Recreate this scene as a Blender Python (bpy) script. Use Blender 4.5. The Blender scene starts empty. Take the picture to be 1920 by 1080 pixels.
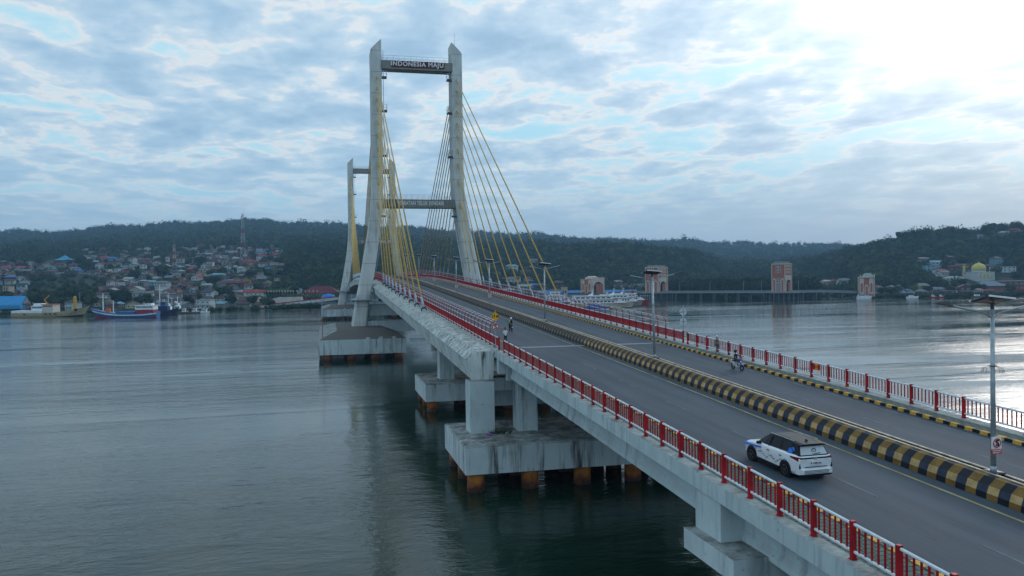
import bpy, math, random
import numpy as np
from mathutils import Vector, Matrix
C = bpy.context.scene.collection
sc = bpy.context.scene
rnd = random.Random(7)
# ------------------------------------------------------------------ camera
# world: X = right of the bridge axis, Y = along the bridge, Z = height above the water
H0 = 17.4
TH, PI_, RO, FPX = 0.23025, 0.010208, -0.0135, 1506.7
c_, s_ = math.cos(TH), math.sin(TH)
RIGHT0 = Vector((c_, -s_, 0)); FWD0 = Vector((s_, c_, 0)); DOWN0 = Vector((0, 0, -1))
cp, sp = math.cos(PI_), math.sin(PI_)
fwd = FWD0 * cp + DOWN0 * sp; down = DOWN0 * cp - FWD0 * sp
cr, sr = math.cos(RO), math.sin(RO)
rgt = RIGHT0 * cr - down * sr; dwn = RIGHT0 * sr + down * cr
cam_d = bpy.data.cameras.new("camera"); cam = bpy.data.objects.new("camera", cam_d); C.objects.link(cam)
m = Matrix.Identity(4)
for i in range(3):
    m[i][0] = rgt[i]; m[i][1] = -dwn[i]; m[i][2] = -fwd[i]
m[2][3] = H0
cam.matrix_world = m
cam_d.sensor_width = 36; cam_d.lens = FPX / 1920 * 36; cam_d.clip_start = 0.5; cam_d.clip_end = 30000
sc.camera = cam
sc.render.resolution_x = 1024; sc.render.resolution_y = 576
# ------------------------------------------------------------------ sky, sun, exposure
SUN_AZ = math.radians(50); SUN_EL = math.radians(17)
w = bpy.data.worlds.new("World"); sc.world = w; w.use_nodes = True
nt = w.node_tree; N = nt.nodes; L = nt.links; N.clear()
def nd(t, **k):
    n = N.new(t)
    for a, b in k.items(): setattr(n, a, b)
    return n
def vmath(op, a, b=None):
    n = nd('ShaderNodeVectorMath', operation=op)
    L.new(a, n.inputs[0])
    if b is not None:
        if isinstance(b, (tuple, list)): n.inputs[1].default_value = b
        else: L.new(b, n.inputs[1])
    return n
def mth(op, a, b=None, cl=False):
    n = nd('ShaderNodeMath', operation=op, use_clamp=cl)
    for i, q in enumerate((a, b)):
        if q is None: continue
        if isinstance(q, (int, float)): n.inputs[i].default_value = q
        else: L.new(q, n.inputs[i])
    return n.outputs[0]
def ramp(fac, pts, interp='LINEAR'):
    n = nd('ShaderNodeValToRGB'); n.color_ramp.interpolation = interp
    e = n.color_ramp.elements
    while len(e) < len(pts): e.new(0.5)
    for q, (p, c) in zip(e, pts):
        q.position = p; q.color = (*c, 1) if len(c) == 3 else c
    L.new(fac, n.inputs[0]); return n.outputs[0]
def mixc(f, a, b, bt='MIX'):
    n = nd('ShaderNodeMix', data_type='RGBA', blend_type=bt)
    for s, q in ((n.inputs[0], f), (n.inputs[6], a), (n.inputs[7], b)):
        if isinstance(q, (int, float)): s.default_value = q
        elif isinstance(q, (tuple, list)): s.default_value = (*q, 1)
        else: L.new(q, s)
    return n.outputs[2]
sky = nd('ShaderNodeTexSky', sky_type='NISHITA', sun_disc=False, sun_elevation=SUN_EL, sun_rotation=SUN_AZ,
         air_density=1.2, dust_density=1.5, ozone_density=2.0)
tc = nd('ShaderNodeTexCoord')
sep = nd('ShaderNodeSeparateXYZ'); L.new(tc.outputs['Generated'], sep.inputs[0])
el = mth('MAXIMUM', sep.outputs[2], 0.0)
den = mth('ADD', el, 0.10)
cx = mth('DIVIDE', sep.outputs[0], den); cy = mth('DIVIDE', sep.outputs[1], den)
cmb = nd('ShaderNodeCombineXYZ'); L.new(cx, cmb.inputs[0]); L.new(cy, cmb.inputs[1])
mp = nd('ShaderNodeMapping'); mp.inputs['Rotation'].default_value = (0, 0, 0.35); mp.inputs['Scale'].default_value = (1.0, 0.85, 1)
mp.inputs['Location'].default_value = (3.1, 1.7, 0)
L.new(cmb.outputs[0], mp.inputs[0])
def noise(vec, scale, detail, rough, dist=0.0):
    n = nd('ShaderNodeTexNoise'); n.inputs['Scale'].default_value = scale; n.inputs['Detail'].default_value = detail
    n.inputs['Roughness'].default_value = rough; n.inputs['Distortion'].default_value = dist
    L.new(vec, n.inputs['Vector']); return n.outputs[0]
n1 = noise(mp.outputs[0], 2.5, 5, 0.52, 0.25)
n2 = noise(mp.outputs[0], 7.5, 4, 0.55, 0.2)
n3 = noise(mp.outputs[0], 0.7, 3, 0.5, 0.0)
cov = mth('ADD', mth('MULTIPLY', n1, 0.56), mth('ADD', mth('MULTIPLY', n2, 0.24), mth('MULTIPLY', n3, 0.20)))
sund = Vector((math.sin(SUN_AZ) * math.cos(SUN_EL + .06), math.cos(SUN_AZ) * math.cos(SUN_EL + .06), math.sin(SUN_EL + .06)))
dt = vmath('DOT_PRODUCT', tc.outputs['Generated'], tuple(sund)).outputs['Value']
glow = mth('POWER', mth('MAXIMUM', dt, 0.0), 30.0)
glow2 = mth('POWER', mth('MAXIMUM', dt, 0.0), 4.0)
# clear gaps -> bright cyan; thin cloud -> pale pinkish white; thick cloud -> blue grey
mid = ramp(cov, [(0.38, (0.34, 0.62, 0.76)), (0.435, (0.45, 0.67, 0.77)), (0.465, (0.65, 0.69, 0.72)), (0.490, (0.46, 0.60, 0.71)), (0.54, (0.35, 0.51, 0.66)), (0.62, (0.26, 0.42, 0.58))])
band = ramp(el, [(0.0, (0.25, 0.38, 0.50)), (0.05, (0.28, 0.42, 0.55)), (0.12, (0.35, 0.52, 0.65)), (0.5, (0.40, 0.60, 0.75))])
bf = ramp(el, [(0.0, (1, 1, 1)), (0.05, (0.92, 0.92, 0.92)), (0.10, (0.50, 0.50, 0.50)), (0.15, (0.10, 0.10, 0.10)), (0.22, (0.0, 0.0, 0.0))])
col = mixc(bf, mid, band)
# towards the hidden sun everything is brighter and whiter
g = mth('ADD', mth('MULTIPLY', glow, 1.1), mth('MULTIPLY', glow2, 0.15))
gm = mth('MULTIPLY', g, ramp(cov, [(0.36, (1.2, 1.2, 1.2)), (0.60, (0.65, 0.65, 0.65))]))
gl = mixc(1.0, (0.95, 0.93, 0.95), gm, 'MULTIPLY')
col = mixc(1.0, col, mixc(ramp(el, [(0.0, (.04, .04, .04)), (0.10, (.12, .12, .12)), (0.17, (.42, .42, .42)), (0.26, (1, 1, 1))]), (0, 0, 0), gl), 'ADD')
bg1 = nd('ShaderNodeBackground'); L.new(sky.outputs[0], bg1.inputs[0]); bg1.inputs[1].default_value = 0.1
bg2 = nd('ShaderNodeBackground'); L.new(col, bg2.inputs[0]); bg2.inputs[1].default_value = 0.95
mx = nd('ShaderNodeMixShader'); mx.inputs[0].default_value = 0.95
L.new(bg1.outputs[0], mx.inputs[1]); L.new(bg2.outputs[0], mx.inputs[2])
ow = nd('ShaderNodeOutputWorld'); L.new(mx.outputs[0], ow.inputs[0])
sl = bpy.data.lights.new("sun", 'SUN'); sl.energy = 0.6; sl.angle = math.radians(18); sl.color = (1.0, 0.93, 0.85)
so = bpy.data.objects.new("sun", sl); C.objects.link(so)
so.rotation_euler = Vector((math.sin(SUN_AZ) * math.cos(SUN_EL), math.cos(SUN_AZ) * math.cos(SUN_EL), math.sin(SUN_EL))).to_track_quat('Z', 'Y').to_euler()
vs = sc.view_settings; vs.view_transform = 'Standard'; vs.look = 'None'; vs.exposure = 0.36; vs.gamma = 1; vs.use_curve_mapping = False

# ------------------------------------------------------------------ materials
def new_mat(name):
    global nt, N, L
    mt = bpy.data.materials.new(name); mt.use_nodes = True
    nt = mt.node_tree; N = nt.nodes; L = nt.links
    return mt, N['Principled BSDF']
def objcoord(scale=(1, 1, 1)):
    t = nd('ShaderNodeTexCoord'); mpp = nd('ShaderNodeMapping'); mpp.inputs['Scale'].default_value = scale
    L.new(t.outputs['Object'], mpp.inputs[0]); return mpp.outputs[0]
def bump(b, h, strength, dist=0.02):
    n = nd('ShaderNodeBump'); n.inputs['Strength'].default_value = strength; n.inputs['Distance'].default_value = dist
    L.new(h, n.inputs['Height']); L.new(n.outputs[0], b.inputs['Normal'])
def plain(name, col, rough=0.6, metal=0.0, var=0.12, scale=3.0):
    mt, b = new_mat(name)
    n = noise(objcoord(), scale, 4, 0.6)
    lo = tuple(x * (1 - var) for x in col); hi = tuple(min(1, x * (1 + var)) for x in col)
    L.new(ramp(n, [(0.35, lo), (0.65, hi)]), b.inputs['Base Color'])
    b.inputs['Roughness'].default_value = rough; b.inputs['Metallic'].default_value = metal
    if not metal: b.inputs['Specular IOR Level'].default_value = .5 if rough < .3 else .22
    return mt
def concrete(name, col, stain=0.5, top=0.5, scale=1.0, dark=(0.06, 0.06, 0.055), joint=0.0, moss=(0.30, 0.62)):
    """painted concrete with vertical rain streaks, mottling and a dirty weathered top"""
    mt, b = new_mat(name)
    big = noise(objcoord((0.25 * scale,) * 3), 1.0, 5, 0.6)
    base = ramp(big, [(0.3, tuple(x * 0.82 for x in col)), (0.7, tuple(min(1, x * 1.08) for x in col))])
    st = noise(objcoord((1.3 * scale, 1.3 * scale, 0.10 * scale)), 1.2, 6, 0.7)
    pat = noise(objcoord((0.12 * scale,) * 3), 1.0, 3, 0.5)
    sf = mth('MULTIPLY', ramp(st, [(0.50, (0, 0, 0)), (0.66, (1, 1, 1))]), ramp(pat, [(0.38, (0, 0, 0)), (0.54, (1, 1, 1))]))
    sf = mth('MULTIPLY', sf, stain)
    spk = ramp(noise(objcoord((3.2 * scale,) * 3), 1.0, 3, 0.6), [(0.66, (0, 0, 0)), (0.74, (1, 1, 1))])
    wet = ramp(noise(objcoord((0.9 * scale, 0.9 * scale, 0.5 * scale)), 1.0, 6, 0.75), [(0.45, (0, 0, 0)), (0.75, (1, 1, 1))])
    base = mixc(mth('MULTIPLY', wet, 0.35), base, tuple(x * .62 for x in col))
    base = mixc(mth('MULTIPLY', spk, 0.45), base, dark)
    c1 = mixc(sf, base, dark)
    geo = nd('ShaderNodeNewGeometry'); sx = nd('ShaderNodeSeparateXYZ'); L.new(geo.outputs['Normal'], sx.inputs[0])
    tn = noise(objcoord((0.7 * scale,) * 3), 1.0, 7, 0.75)
    tf = mth('MULTIPLY', mth('MULTIPLY', ramp(sx.outputs[2], [(0.25, (0, 0, 0)), (0.8, (1, 1, 1))]), ramp(tn, [(moss[0], (0.12, 0.12, 0.12) if moss[0] > .3 else (0.25, 0.25, 0.25)), (moss[1], (1, 1, 1))])), top)
    c2 = mixc(tf, c1, (0.085, 0.08, 0.07))
    if joint:
        t = nd('ShaderNodeTexCoord'); sz = nd('ShaderNodeSeparateXYZ'); L.new(t.outputs['Object'], sz.inputs[0])
        fr = mth('FRACT', mth('DIVIDE', sz.outputs[2], joint))
        jl = mth('LESS_THAN', fr, 0.16 / joint)
        c2 = mixc(mth('MULTIPLY', jl, 0.45), c2, (0.09, 0.09, 0.085))
    L.new(c2, b.inputs['Base Color']); b.inputs['Roughness'].default_value = 0.8; b.inputs['Specular IOR Level'].default_value = .25
    bump(b, tn, 0.25, 0.03)
    return mt
M = {}
M['concrete'] = concrete('painted_concrete', (0.56, 0.66, 0.68), 0.5, 0.8)
M['girder'] = concrete('weathered_girder', (0.66, 0.73, 0.71), 1.0, 0.9, 2.2, (0.05, 0.05, 0.045), 0.0, (0.44, 0.62))
M['cap'] = concrete('pile_cap_concrete', (0.58, 0.67, 0.69), 0.95, 1.0, 0.9, (0.045, 0.045, 0.04))
M['pylon'] = concrete('pylon_concrete', (0.64, 0.68, 0.66), 0.55, 0.6, 0.7, (0.15, 0.14, 0.13), 5.5)
M['beam'] = concrete('stained_beam', (0.27, 0.27, 0.25), 0.95, 0.8, 1.6, (0.05, 0.04, 0.035))
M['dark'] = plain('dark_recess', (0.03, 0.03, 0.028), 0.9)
M['redpaint'] = plain('red_paint', (0.36, 0.010, 0.016), 0.5, 0, 0.35, 1.3)
M['whitepaint'] = plain('white_paint', (0.66, 0.72, 0.77), 0.4, 0, 0.12)
M['steel'] = plain('galvanised_steel', (0.36, 0.42, 0.45), 0.45, 0.4, 0.2, 5)
M['darksteel'] = plain('dark_steel', (0.05, 0.055, 0.06), 0.5, 0.3)
M['cable'] = plain('yellow_cable_sheath', (0.52, 0.35, 0.085), 0.5, 0, 0.15, .6)
M['cablegrey'] = plain('cable_sleeve', (0.22, 0.31, 0.38), 0.6, 0.1)
M['yellow'] = plain('kerb_yellow', (0.60, 0.33, 0.05), 0.7, 0, 0.25, 3)
M['black'] = plain('kerb_black', (0.007, 0.010, 0.017), 0.6, 0, 0.3, 3)
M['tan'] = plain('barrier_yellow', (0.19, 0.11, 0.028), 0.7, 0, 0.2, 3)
M['tanl'] = plain('barrier_yellow_lit_row', (0.45, 0.31, 0.14), 0.75, 0, 0.2, 3)  # barrier's middle row: light on the slope painted in as paler yellow
M['slate'] = plain('barrier_black_lit_row', (0.036, 0.045, 0.075), 0.75, 0, 0.2, 3)  # black stripes of the middle row, greyed to paint in the light
M['panel'] = plain('solar_cells', (0.01, 0.012, 0.03), 0.25, 0, 0.2)
M['wht'] = plain('white', (0.75, 0.77, 0.78), 0.5)
M['signyel'] = plain('sign_yellow', (0.85, 0.40, 0.01), 0.4, 0, .05)
M['signred'] = plain('sign_red', (0.6, 0.02, 0.02), 0.4, 0, .05)
M['blk'] = plain('black', (0.01, 0.01, 0.012), 0.5)
M['rubber'] = plain('rubber', (0.012, 0.012, 0.013), 0.8)
M['glass'] = plain('dark_glass', (0.008, 0.010, 0.016), 0.3, 0, 0.1)
M['glass'].node_tree.nodes['Principled BSDF'].inputs['Specular IOR Level'].default_value = .18
M['winblack'] = plain('window_dark', (0.02, 0.025, 0.03), 0.2)
M['brick'] = None
def mk_asphalt():
    mt, b = new_mat('asphalt')
    a = noise(objcoord((1.2, 0.05, 1)), 1.0, 5, 0.6); f = noise(objcoord(), 9, 4, 0.8); p = noise(objcoord((.3, .3, .3)), .35, 4, 0.6)
    v = mth('ADD', mth('MULTIPLY', a, 0.5), mth('ADD', mth('MULTIPLY', f, 0.2), mth('MULTIPLY', p, 0.3)))
    t = nd('ShaderNodeTexCoord'); sx = nd('ShaderNodeSeparateXYZ'); L.new(t.outputs['Object'], sx.inputs[0])
    w_ = mth('SINE', mth('MULTIPLY', sx.outputs[0], 3.7))           # worn wheel tracks along the lanes
    v = mth('ADD', v, mth('MULTIPLY', w_, 0.022))
    oil = ramp(noise(objcoord((1.0, .12, 1)), 2.3, 5, .7), [(0.60, (0, 0, 0)), (0.72, (1, 1, 1))])
    v = mth('SUBTRACT', v, mth('MULTIPLY', oil, 0.10))
    L.new(ramp(v, [(0.36, (0.032, 0.047, 0.066)), (0.64, (0.070, 0.092, 0.120))]), b.inputs['Base Color'])
    b.inputs['Roughness'].default_value = 0.8; b.inputs['Specular IOR Level'].default_value = .3; bump(b, noise(objcoord(), 40, 3, 0.7), 0.2, 0.01); return mt
M['asphalt'] = mk_asphalt()
def mk_paving():
    mt, b = new_mat('mossy_paving')
    br = nd('ShaderNodeTexBrick'); L.new(objcoord(), br.inputs[0]); br.inputs['Scale'].default_value = 1.0
    br.inputs['Brick Width'].default_value = 0.42; br.inputs['Row Height'].default_value = 0.30; br.inputs['Mortar Size'].default_value = 0.03
    br.inputs['Color1'].default_value = (0.075, 0.115, 0.10, 1); br.inputs['Color2'].default_value = (0.10, 0.15, 0.13, 1); br.inputs['Mortar'].default_value = (0.02, 0.028, 0.022, 1)
    n = noise(objcoord(), 1.1, 5, .6)
    L.new(mixc(mth('MULTIPLY', ramp(n, [(.5, (0, 0, 0)), (.7, (1, 1, 1))]), .5), br.outputs[0], (0.05, 0.055, 0.04)), b.inputs['Base Color'])
    b.inputs['Roughness'].default_value = 0.9; return mt
M['paving'] = mk_paving()
def mk_water():
    mt, b = new_mat('sea_water')
    b.inputs['IOR'].default_value = 1.33
    co = objcoord()
    pn = noise(objcoord((1, 1, 1)), 0.006, 3, 0.5)
    L.new(ramp(pn, [(0.3, (0.004, 0.020, 0.012)), (0.7, (0.008, 0.030, 0.018))]), b.inputs['Base Color'])
    # ripples: wind chop, longer swell, and calm / ruffled lanes
    tcc = nd('ShaderNodeTexCoord'); r = nd('ShaderNodeMapping'); r.inputs['Rotation'].default_value = (0, 0, 0.35); r.inputs['Scale'].default_value = (0.45, 1.0, 1)
    L.new(tcc.outputs['Object'], r.inputs[0])
    a = noise(r.outputs[0], 1.1, 4, 0.6, 0.6)
    s = noise(r.outputs[0], 0.22, 3, 0.55, 0.8)
    f = noise(r.outputs[0], 4.0, 3, 0.6)
    r2 = nd('ShaderNodeMapping'); r2.inputs['Rotation'].default_value = (0, 0, -0.12); r2.inputs['Scale'].default_value = (0.30, 1.5, 1)
    L.new(tcc.outputs['Object'], r2.inputs[0])
    lane = ramp(noise(r2.outputs[0], 0.014, 4, 0.55, 0.5), [(0.42, (0.10, 0.10, 0.10)), (0.60, (1, 1, 1))])
    h = mth('ADD', mth('MULTIPLY', a, 0.16), mth('ADD', mth('MULTIPLY', s, 0.5), mth('MULTIPLY', f, 0.03)))
    h = mth('MULTIPLY', h, lane)
    fine = mth('ADD', mth('MULTIPLY', f, 0.045), mth('MULTIPLY', noise(r.outputs[0], 2.0, 3, 0.6, 0.8), 0.07))
    gust = ramp(noise(r2.outputs[0], 0.03, 4, 0.6, 0.4), [(0.40, (0.15, 0.15, 0.15)), (0.60, (1, 1, 1))])
    h = mth('ADD', h, mth('MULTIPLY', fine, gust))
    L.new(ramp(lane, [(0.1, (0.03, 0.03, 0.03)), (1.0, (0.09, 0.09, 0.09))]), b.inputs['Roughness'])
    bump(b, h, 0.62, 0.6)
    return mt
M['water'] = mk_water()
def mk_leaf(name, lo, hi, sc_=0.05, fine=0.7):
    mt, b = new_mat(name)
    g_ = nd('ShaderNodeNewGeometry'); mpp = nd('ShaderNodeMapping'); L.new(g_.outputs['Position'], mpp.inputs[0])
    a = noise(mpp.outputs[0], sc_, 3, 0.6); f = noise(mpp.outputs[0], fine, 3, 0.7)
    v = mth('ADD', mth('MULTIPLY', a, 0.6), mth('MULTIPLY', f, 0.4))
    L.new(ramp(v, [(0.38, lo), (0.5, tuple((x + y) / 2 for x, y in zip(lo, hi))), (0.64, hi)]), b.inputs['Base Color'])
    b.inputs['Roughness'].default_value = 0.85; b.inputs['Specular IOR Level'].default_value = 0.05
    return mt
M['leafdark'] = mk_leaf('foliage_dark', (0.007, 0.020, 0.010), (0.034, 0.064, 0.030))
M['leaf'] = mk_leaf('foliage', (0.011, 0.028, 0.012), (0.062, 0.098, 0.040))
M['leafbright'] = mk_leaf('foliage_bright', (0.05, 0.10, 0.02), (0.12, 0.19, 0.04))
M['ground'] = mk_leaf('hill_ground', (0.020, 0.034, 0.022), (0.055, 0.060, 0.040), 0.03, 0.25)
M['leafolive'] = mk_leaf('foliage_olive', (0.024, 0.040, 0.016), (0.075, 0.095, 0.042))
M['bark'] = plain('bark', (0.10, 0.08, 0.06), 0.9)
def solid(name, c, r=0.7, v=0.12): 
    if name not in M: M[name] = plain(name, c, r, 0, v, 0.8)
    return M[name]

# ------------------------------------------------------------------ mesh helpers
class MB:
    def __init__(s): s.v = []; s.f = []; s.m = []
    def add(s, vs_, fs, m=0):
        o = len(s.v); s.v += [tuple(p) for p in vs_]
        s.f += [tuple(i + o for i in f) for f in fs]; s.m += ([m] * len(fs) if isinstance(m, int) else list(m))
        return s
    def box(s, c, d, rz=0.0, m=0, taper=1.0, rx=0.0, ry=0.0):
        hx, hy, hz = d[0] / 2, d[1] / 2, d[2] / 2
        R = Matrix.Rotation(rz, 3, 'Z') @ Matrix.Rotation(ry, 3, 'Y') @ Matrix.Rotation(rx, 3, 'X')
        P = []
        for z, k in ((-hz, 1), (hz, taper)):
            for x, y in ((-hx, -hy), (hx, -hy), (hx, hy), (-hx, hy)): P.append(Vector(c) + R @ Vector((x * k, y * k, z)))
        return s.add(P, HF, m)
    def b2(s, x0, x1, y0, y1, z0, z1, m=0): return s.box(((x0 + x1) / 2, (y0 + y1) / 2, (z0 + z1) / 2), (abs(x1 - x0), abs(y1 - y0), abs(z1 - z0)), 0, m)
    def hexa(s, P, m=0): return s.add(P, HF, m)
    def tube(s, p, q, r0, r1=None, n=8, m=0):
        r1 = r0 if r1 is None else r1; p, q = Vector(p), Vector(q); d = (q - p).normalized()
        a = d.orthogonal().normalized(); b = d.cross(a)
        P = [p + (a * math.cos(t) + b * math.sin(t)) * r0 for t in [2 * math.pi * i / n for i in range(n)]]
        P += [q + (a * math.cos(t) + b * math.sin(t)) * r1 for t in [2 * math.pi * i / n for i in range(n)]]
        F = [(i, (i + 1) % n, n + (i + 1) % n, n + i) for i in range(n)] + [tuple(range(n))[::-1], tuple(range(n, 2 * n))]
        return s.add(P, F, m)
    def path(s, pts, r, n=6, m=0):
        for a, b in zip(pts, pts[1:]): s.tube(a, b, r, r, n, m)
        return s
    def lathe(s, prof, c=(0, 0, 0), n=16, m=0, sx=1, sy=1):
        P = [(c[0] + r * math.cos(2 * math.pi * i / n) * sx, c[1] + r * math.sin(2 * math.pi * i / n) * sy, c[2] + z) for r, z in prof for i in range(n)]
        F = [(k * n + i, k * n + (i + 1) % n, (k + 1) * n + (i + 1) % n, (k + 1) * n + i) for k in range(len(prof) - 1) for i in range(n)]
        F += [tuple(range(n))[::-1], tuple((len(prof) - 1) * n + i for i in range(n))]
        return s.add(P, F, m)
    def sweep(s, sec, us, zf, m=0, mf=None, close=True):
        n = len(sec); P = [(v, u, zf(u) + dz) for u in us for v, dz in sec]; F = []; mm = []
        for k in range(len(us) - 1):
            for i in range(n if close else n - 1):
                j = (i + 1) % n; F.append((k * n + i, k * n + j, (k + 1) * n + j, (k + 1) * n + i)); mm.append(mf(k, i) if mf else m)
        if close:
            F.append(tuple(range(n))[::-1]); F.append(tuple((len(us) - 1) * n + i for i in range(n))); mm += [mf(0, 0) if mf else m] * 2
        return s.add(P, F, mm)
    def loft(s, rings, m=0, mf=None, cap=True, closed=True):
        n = len(rings[0]); P = [p for r in rings for p in r]; F = []; mm = []
        for k in range(len(rings) - 1):
            for i in range(n if closed else n - 1):
                j = (i + 1) % n; F.append((k * n + i, k * n + j, (k + 1) * n + j, (k + 1) * n + i)); mm.append(mf(k, i) if mf else m)
        if cap:
            F.append(tuple(range(n))[::-1]); F.append(tuple((len(rings) - 1) * n + i for i in range(n))); mm += [mf(0, 0) if mf else m, mf(len(rings) - 2, 0) if mf else m]
        return s.add(P, F, mm)
    def prism(s, poly, y0, y1, m=0):
        """poly of (x, z) extruded along y"""
        n = len(poly); P = [(x, y0, z) for x, z in poly] + [(x, y1, z) for x, z in poly]
        F = [(i, (i + 1) % n, n + (i + 1) % n, n + i) for i in range(n)] + [tuple(range(n))[::-1], tuple(range(n, 2 * n))]
        return s.add(P, F, m)
    def ring(s, c, R, r, n=20, m=0, axis='Y', k=6):
        P = []; F = []
        for i in range(n):
            t = 2 * math.pi * i / n
            for j in range(k):
                a = 2 * math.pi * j / k; rr = R + r * math.cos(a); h = r * math.sin(a)
                q = {'Y': (rr * math.cos(t), h, rr * math.sin(t)), 'Z': (rr * math.cos(t), rr * math.sin(t), h), 'X': (h, rr * math.cos(t), rr * math.sin(t))}[axis]
                P.append((c[0] + q[0], c[1] + q[1], c[2] + q[2])); F.append((i * k + j, i * k + (j + 1) % k, ((i + 1) % n) * k + (j + 1) % k, ((i + 1) % n) * k + j))
        return s.add(P, F, m)
    def mesh(s, name, mats, off=None, smooth=False):
        me = bpy.data.meshes.new(name)
        v = s.v if off is None else [(a - off[0], b - off[1], c - off[2]) for a, b, c in s.v]
        me.from_pydata(v, [], s.f)
        for mt in (mats if isinstance(mats, (list, tuple)) else [mats]): me.materials.append(mt)
        if any(s.m): me.polygons.foreach_set('material_index', s.m)
        if smooth: me.polygons.foreach_set('use_smooth', [True] * len(s.f))
        me.update(); return me
    def build(s, name, mats, parent=None, world=False, smooth=False, loc=None):
        off = None
        if world and parent is not None:
            off = Vector((0, 0, 0)); q = parent
            while q is not None: off = off + q.location; q = q.parent
        elif world and loc is not None: off = loc
        o = bpy.data.objects.new(name, s.mesh(name, mats, off, smooth)); C.objects.link(o)
        if parent is not None: o.parent = parent
        if loc is not None: o.location = loc
        return o
HF = [(3, 2, 1, 0), (4, 5, 6, 7), (0, 1, 5, 4), (1, 2, 6, 5), (2, 3, 7, 6), (3, 0, 4, 7)]
def tag(o, label=None, cat=None, group=None, kind=None):
    if label: o['label'] = label
    if cat: o['category'] = cat
    if group: o['group'] = group
    if kind: o['kind'] = kind
    return o
def thing(name, label, cat, loc=(0, 0, 0), rz=0.0, group=None):
    o = bpy.data.objects.new(name, None); C.objects.link(o); o.location = loc; o.rotation_euler = (0, 0, rz); o.empty_display_size = 0.5
    return tag(o, label, cat, group)
def kids(o, _c={}): return [x for x in C.objects if x.parent == o]
def place(parts, loc, rot=(0, 0, 0), group=None, label=None, scale=1.0):
    """copy of a stored prototype: parts = (root, [(obj, [subobjs])])"""
    r = parts[0].copy(); C.objects.link(r); r.location = loc; r.rotation_euler = rot; r.scale = (scale,) * 3
    if label: r['label'] = label
    if group: r['group'] = group
    for ch, sub in parts[1]:
        c2 = ch.copy(); C.objects.link(c2); c2.parent = r
        for g_ in sub:
            d = g_.copy(); C.objects.link(d); d.parent = c2
    return r
def text_mesh(name, body, size, mt, loc, parent, rot=(math.pi / 2, 0, 0), extrude=0.04, xs=1.0, off=0.0, space=1.0):
    cu = bpy.data.curves.new(name, 'FONT'); cu.body = body; cu.size = size; cu.extrude = extrude; cu.offset = off
    cu.align_x = 'CENTER'; cu.align_y = 'CENTER'; cu.space_character = space
    t = bpy.data.objects.new(name + '_tmp', cu); C.objects.link(t)
    dg = bpy.context.evaluated_depsgraph_get(); me = bpy.data.meshes.new_from_object(t.evaluated_get(dg))
    bpy.data.objects.remove(t); me.materials.clear(); me.materials.append(mt); me.name = name
    o = bpy.data.objects.new(name, me); C.objects.link(o); o.parent = parent; o.location = loc; o.rotation_euler = rot; o.scale = (xs, 1, 1)
    return o
# ------------------------------------------------------------------ deck profile (height of the railing's top)
def rail(u):
    if u < 71.36: d = u - 71.36; return H0 - 5.222 + .0415 * d - .058e-3 * d * d
    if u > 314.85: return rail(629.7 - u)
    if u < 210: return H0 - 5.222 + .0415 * (u - 71.36)
    z = H0 - 5.222 + .0415 * 138.64; q = (u - 210) / 104.85
    return z + .0415 * 104.85 * (q - q * q / 2)
def frange(a, b, st):
    n = max(1, int(round((b - a) / st))); return [a + (b - a) * i / n for i in range(n + 1)]
U0, U1, U2 = -40.0, 71.3, 558.0
US = frange(U0, 640, 2.0)
CT = 24.45   # pylon centre line
# water, sea bed is never seen
wm = MB().add([(-2700, -900, 0), (3300, -900, 0), (3300, 3150, 0), (-2700, 3150, 0)], [(0, 1, 2, 3)])
tag(wm.build('water', M['water']), kind='structure')
# ------------------------------------------------------------------ road structure
rd = MB()
for a, b in ((17.3, 24.3), (26.1, 32.3)): rd.sweep([(a, -1.40), (b, -1.40), (b, -1.30), (a, -1.30)], US, rail)
tag(rd.build('road', M['asphalt']), kind='structure')
jt = MB()
for a, b in ((17.32, 24.28), (26.12, 32.28)):
    for u in (73.4,): jt.sweep([(a, -1.304), (b, -1.304), (b, -1.294), (a, -1.294)], [u, u + .75], rail)
tag(jt.build('expansion_joint', plain('joint_concrete', (0.22, 0.25, 0.27), .8)), kind='structure')
mk = MB()
def strip(v, w_, us): mk.sweep([(v - w_ / 2, -1.300), (v + w_ / 2, -1.300), (v + w_ / 2, -1.293), (v - w_ / 2, -1.293)], us, rail, 0)
strip(31.75, 0.12, frange(U0, 620, 4)); strip(17.75, 0.08, frange(U0, 72, 4))
for k in range(-7, 60):
    u = 42.9 + 8.15 * k; strip(20.5, 0.10, [u, u + 1.6, u + 3.2])
    u = 44.0 + 8.0 * k; strip(29.1, 0.10, [u, u + 1.6, u + 3.0])
tag(mk.build('road_marking', plain('worn_white_marking', (0.115, 0.14, 0.17), .8, 0, .3, 1.0)), kind='structure')
mk = MB(); strip(23.55, 0.13, frange(U0, 620, 4)); 
tag(mk.build('yellow_road_line', plain('yellow_marking', (0.30, 0.25, 0.12), .8, 0, .3, 1.0)), kind='structure')
mk = MB(); strip(26.45, 0.13, frange(U0, 620, 4))
tag(mk.build('cream_road_line', plain('cream_marking', (0.55, 0.42, 0.26), .8, 0, .4, 1.0)), kind='structure')
pv = MB()
pv.sweep([(15.58, -1.42), (17.05, -1.42), (17.05, -1.15), (15.58, -1.15)], US, rail)
pv.sweep([(32.55, -1.42), (33.42, -1.42), (33.42, -1.15), (32.55, -1.15)], US, rail)
tag(pv.build('pavement', M['paving']), kind='structure')
kb = MB(); UK = frange(U0 + .25, 620.25, 0.5)
kb.sweep([(17.05, -1.42), (17.30, -1.42), (17.27, -1.13), (17.05, -1.13)], UK, rail, mf=lambda k, i: k % 2)
kb.sweep([(32.30, -1.42), (32.55, -1.42), (32.55, -1.13), (32.33, -1.13)], UK, rail, mf=lambda k, i: (k + 1) % 2)
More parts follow.
